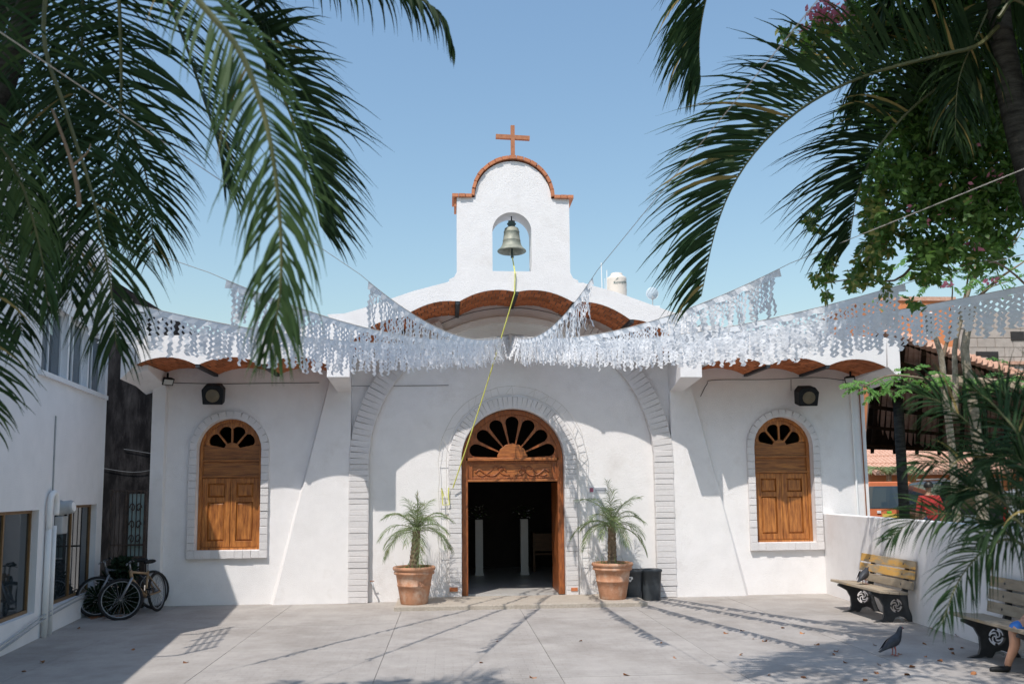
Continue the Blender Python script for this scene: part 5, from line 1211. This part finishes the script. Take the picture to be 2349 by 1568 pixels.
for u, v, n, s in ((1905, 18, 60, 18), (1870, 35, 40, 14), (1925, 40, 30, 14), (1845, 60, 12, 8), (2240, 560, 20, 14), (2190, 470, 12, 40), (2290, 410, 16, 25), (2120, 500, 8, 30), (2250, 400, 10, 60), (2180, 650, 8, 8), (2270, 645, 8, 8)):
    for k in range(n):
        p = atd(u+rd.gauss(0, s), v+rd.gauss(0, s*.6), 8.0+rd.uniform(-.1, .1)); a = Vector((rd.gauss(0, 1), rd.gauss(0, 1), rd.gauss(0, 1))).normalized()
        leaf_strip(pk, p, a, Vector((rd.gauss(0, 1), rd.gauss(0, 1), rd.gauss(0, 1))), .05, .04, 2, .1)
for k in range(1500):   # unseen leaf cloud added overhead to shade the young palm
    v = Vector((rd.gauss(0, 1), rd.gauss(0, 1), rd.gauss(0, 1))).normalized()*rd.random()**.4
    p = Vector((1.5, -13.2, 5.3))+Vector((v.x*1.5, v.y*1.1, v.z*.7)); leaf_strip(lg, p, Vector((rd.gauss(0, 1), rd.gauss(0, 1), rd.gauss(0, 1))), Vector((rd.gauss(0, 1), rd.gauss(0, 1), rd.gauss(0, 1))), .13, .08, 2, .15)
for k in range(60):  # more unseen leaf clumps, added so their shadows dapple the near paving
    c = Vector((2.0+rd.uniform(-1.9, 1.5), -10.35+rd.uniform(-.75, .75), 6.7+rd.uniform(-.3, .5)))
    for j in range(34):
        p = c+Vector((rd.gauss(0, .2), rd.gauss(0, .16), rd.gauss(0, .12))); leaf_strip(lg, p, Vector((rd.gauss(0, 1), rd.gauss(0, 1), rd.gauss(0, 1))), Vector((rd.gauss(0, 1), rd.gauss(0, 1), rd.gauss(0, 1))), .11, .065, 2, .15)
lg.build('crown', M['leaf'], bv); ly.build('yellowing_leaves', M['leafy'], bv); tag(pk.build('flowers', M['petal'], bv), kind='stuff')  # crown mesh also holds the added shading leaves

# ------------------------------------------------------------------ palms framing the view
lp = thing('areca_palm', 'tall clump palm with dark drooping fronds framing the upper left', 'palm tree', (atd(-260, 1900, 5.6).x, atd(-260, 1900, 5.6).y, 0))
def palmfrond(tree, pts, d, seed, n=52, L=.5, w=.034, keel=.3, out=None, alpha=(72, 28), droop=.25, lm='frond', r=.016, t0=.1, side=1., tip=.35, jit=.12):
    if tree.name.startswith('coconut'): d, L, w = d*1.15, L*1.15, w*1.15
    return frond('frond', tree, px_path(pts, d), M[lm], int(n*1.45), L, w*.68, keel, out, alpha, droop, r, t0, seed, 6, side, tip, jit=jit)
limb([(-330, 2000), (-230, 1300), (-130, 700), (-30, 330), (20, 150), (60, 30), (110, -120), (170, -260)], 5.4, .085, .065, lp, 'stem', M['ptrunk'], 24, 10)
limb([(-480, 2000), (-420, 1200), (-330, 500), (-250, 0), (-200, -350)], 5.9, .085, .06, lp, 'stem', M['ptrunk'], 20, 10)
limb([(-200, 2000), (-260, 1300), (-180, 500), (80, -150), (200, -420)], 6.0, .08, .06, lp, 'stem', M['ptrunk'], 20, 10)
RT = r2; 
F_ = palmfrond
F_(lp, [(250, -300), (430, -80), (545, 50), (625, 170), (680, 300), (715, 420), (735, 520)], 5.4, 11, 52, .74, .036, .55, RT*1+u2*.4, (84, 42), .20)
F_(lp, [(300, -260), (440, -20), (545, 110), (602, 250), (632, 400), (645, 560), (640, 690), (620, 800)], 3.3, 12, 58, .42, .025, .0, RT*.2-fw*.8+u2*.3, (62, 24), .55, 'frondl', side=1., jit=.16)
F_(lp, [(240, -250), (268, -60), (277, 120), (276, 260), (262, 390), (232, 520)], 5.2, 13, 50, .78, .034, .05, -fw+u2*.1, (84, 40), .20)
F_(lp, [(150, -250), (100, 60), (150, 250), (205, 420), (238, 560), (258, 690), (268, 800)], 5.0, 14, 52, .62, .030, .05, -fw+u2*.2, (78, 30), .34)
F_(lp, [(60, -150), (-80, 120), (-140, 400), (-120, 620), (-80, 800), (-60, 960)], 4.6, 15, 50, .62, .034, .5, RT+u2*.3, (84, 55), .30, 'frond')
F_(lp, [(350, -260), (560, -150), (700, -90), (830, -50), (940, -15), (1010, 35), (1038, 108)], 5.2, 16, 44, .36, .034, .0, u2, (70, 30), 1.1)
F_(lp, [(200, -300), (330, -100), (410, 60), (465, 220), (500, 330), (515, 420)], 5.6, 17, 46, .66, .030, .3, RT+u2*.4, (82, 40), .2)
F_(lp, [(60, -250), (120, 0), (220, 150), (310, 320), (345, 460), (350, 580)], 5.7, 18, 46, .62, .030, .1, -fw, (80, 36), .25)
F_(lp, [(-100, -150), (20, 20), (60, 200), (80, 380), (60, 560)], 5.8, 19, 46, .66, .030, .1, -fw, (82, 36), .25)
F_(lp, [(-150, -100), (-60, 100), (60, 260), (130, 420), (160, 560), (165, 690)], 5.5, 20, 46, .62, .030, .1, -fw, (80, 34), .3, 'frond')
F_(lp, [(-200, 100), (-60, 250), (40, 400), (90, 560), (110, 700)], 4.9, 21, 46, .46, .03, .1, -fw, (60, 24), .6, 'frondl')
F_(lp, [(-300, 200), (-180, 330), (-60, 470), (20, 620), (50, 760)], 5.2, 22, 44, .62, .030, .1, -fw, (80, 34), .3)
F_(lp, [(100, -300), (180, -120), (190, 30), (180, 180), (150, 300)], 5.3, 23, 44, .7, .030, .1, -fw, (84, 40), .22)
F_(lp, [(380, -300), (480, -180), (560, -60), (600, 60), (610, 160)], 5.5, 24, 44, .6, .030, .3, RT+u2*.4, (82, 40), .2)
for k, (u, v) in enumerate(((-500, -300), (-350, -700), (-50, -900), (300, -950), (650, -800), (800, -450), (120, -650), (480, -560), (-250, -450), (900, -300))):   # upper crown, shades the hanging fronds
    F_(lp, [(150, -330), ((150+u)/2, (-330+v)/2-120), (u, v), (u+(u-150)*.25, v+130)], 5.0+.2*(k % 4), 40+k, 40, .6, .04, .1, u2, (70, 28), .4)
limb([(-380, 2000), (-420, 1000), (-400, 200), (-380, -500)], 4.6, .09, .07, lp, 'stem', M['ptrunk'], 16, 10)  # out-of-view stem added for the shading crowns below
def crown(tree, c, n, L_, seed, el0=80, el1=-15, lm='frond'):
    rd = random.Random(seed); c = Vector(c)
    for k in range(n):
        a = k*2.39996; el = R(el0+(el1-el0)*k/n); d = Vector((math.cos(a)*math.cos(el), math.sin(a)*math.cos(el), math.sin(el))); P = [c]
        for j in range(5): P.append(P[-1]+d*L_*rd.uniform(.9, 1.1)/5); d = (d+Vector((0, 0, -.26))).normalized()
        frond('frond', tree, P, M[lm], 52, .62, .045, .1, None, (68, 28), .3, .018, .12, seed*50+k, 4)
crown(lp, (-5.1, -12.9, 7.3), 26, 2.5, 7)  # unseen crown added toward the sun to shade the left fronds
crown(lp, (-4.2, -12.5, 6.9), 16, 2.1, 8)  # second unseen crown, added for the same shade
limb([(120, 250), (150, 330), (166, 380), (178, 430), (182, 475)], 4.7, .008, .014, lp, 'dry_stalk', M['twig'], 12, 6)
limb([(166, 380), (200, 350), (208, 330)], 4.7, .007, .003, lp, 'dry_stalk', M['twig'], 6, 5)
# right palm
rp2 = thing('coconut_palm', 'palm with grey trunk and dark arching fronds at the upper right', 'palm tree', (atd(2560, 2000, 7.6).x, atd(2560, 2000, 7.6).y, 0))
limb([(2600, 2100), (2560, 1500), (2470, 850), (2385, 480), (2330, 260), (2300, 110), (2285, -20), (2280, -140)], 7.6, .14, .095, rp2, 'trunk', M['ptrunk'], 28, 12)
LT = -r2
F_(rp2, [(2290, 60), (2240, 105), (2150, 128), (2000, 168), (1870, 228), (1765, 312), (1690, 410), (1642, 525), (1608, 680)], 6.5, 61, 68, 1.08, .044, .62, LT+u2*.75, (72, 42), .20, r=.022, t0=.12, tip=.3, jit=.08)
F_(rp2, [(2295, 110), (2190, 175), (2090, 250), (2010, 345), (1968, 440), (1948, 560)], 6.8, 62, 50, .90, .038, .62, LT+u2*.35, (76, 42), .22, r=.02, t0=.18)
F_(rp2, [(2250, -700), (1980, -560), (1800, -380), (1690, -200), (1630, -40), (1605, 80), (1606, 180)], 6.2, 63, 66, .72, .044, .6, LT+u2*.3, (66, 30), .3, r=.018, t0=.2)
F_(rp2, [(2285, 0), (2200, -60), (2110, -60), (2040, -10), (2010, 80)], 6.7, 64, 48, .6, .04, .1, u2, (66, 28), .8, r=.018)
F_(rp2, [(2285, 20), (2180, 20), (2080, 60), (2010, 140), (1970, 240)], 7.0, 65, 50, .7, .042, .3, LT+u2*.4, (66, 28), .4, r=.018)
F_(rp2, [(2290, 40), (2330, -60), (2400, -60), (2470, 20), (2510, 160)], 6.5, 66, 46, .8, .045, .1, u2, (66, 28), .6, r=.018)
F_(rp2, [(2290, 40), (2330, 0), (2390, 60), (2420, 200), (2420, 380)], 6.2, 67, 46, .8, .045, .1, u2, (66, 28), .6, r=.018)
F_(rp2, [(2285, -20), (2250, 60), (2200, 180), (2190, 320)], 6.6, 68, 40, .6, .04, .1, -fw, (66, 28), .5, r=.015)
for k, (u, v) in enumerate(((1900, -500), (2050, -800), (2350, -900), (2650, -700), (2800, -350), (2150, -350), (1750, -250))):
    F_(rp2, [(2285, -60), ((2285+u)/2, (-60+v)/2-150), (u, v), (u+(u-2285)*.3, v+220)], 6.4+.2*(k % 3), 80+k, 48, .8, .045, .15, u2, (66, 28), .4, r=.02)
crown(rp2, atd(2285, -120, 7.6)+Vector((-.15, -.1, .15)), 20, 2.5, 9, 85, 25)  # extra upper fronds out of view, added to shade the arching ones
# low palm at the right edge
sp2 = thing('young_palm', 'young palm with dark spreading leaves at the right edge, before the wall', 'palm tree', (atd(2440, 1900, 4.7).x, atd(2440, 1900, 4.7).y, 0))
limb([(2470, 2000), (2450, 1600), (2430, 1330)], 4.7, .06, .05, sp2, 'stem', M['ptrunk'], 8, 8)
for k, (pts, L_, lmn) in enumerate((([(2420, 1320), (2350, 1180), (2270, 1100), (2180, 1060), (2090, 1065)], .30, 'frond'), ([(2420, 1320), (2330, 1120), (2250, 1000), (2170, 930), (2110, 905)], .36, 'frond'), ([(2420, 1320), (2300, 1215), (2200, 1180), (2110, 1185), (2040, 1235)], .28, 'frond'), ([(2420, 1320), (2330, 1240), (2260, 1260), (2200, 1330), (2160, 1430)], .30, 'frond'), ([(2420, 1320), (2380, 1120), (2330, 960), (2290, 880)], .36, 'frond'), ([(2430, 1320), (2400, 1100), (2390, 950), (2400, 850)], .36, 'frond'), ([(2420, 1310), (2310, 1160), (2240, 1120), (2190, 1130)], .30, 'frond'), ([(2430, 1320), (2360, 1050), (2290, 940), (2230, 890)], .3, 'frond'), ([(2420, 1310), (2350, 1100), (2300, 1050), (2240, 1050)], .3, 'frond'), ([(2420, 1320), (2340, 1200), (2300, 1200), (2250, 1230)], .26, 'frond'), ([(2430, 1320), (2390, 1200), (2370, 1100), (2330, 1040)], .3, 'frond'))):
    F_(sp2, pts, [4.7]+[4.5-.05*k]*(len(pts)-1), 120+k, 30, L_, .017, .1, -fw+u2*.5, (58, 22), .3, lmn, r=.010, jit=.16)
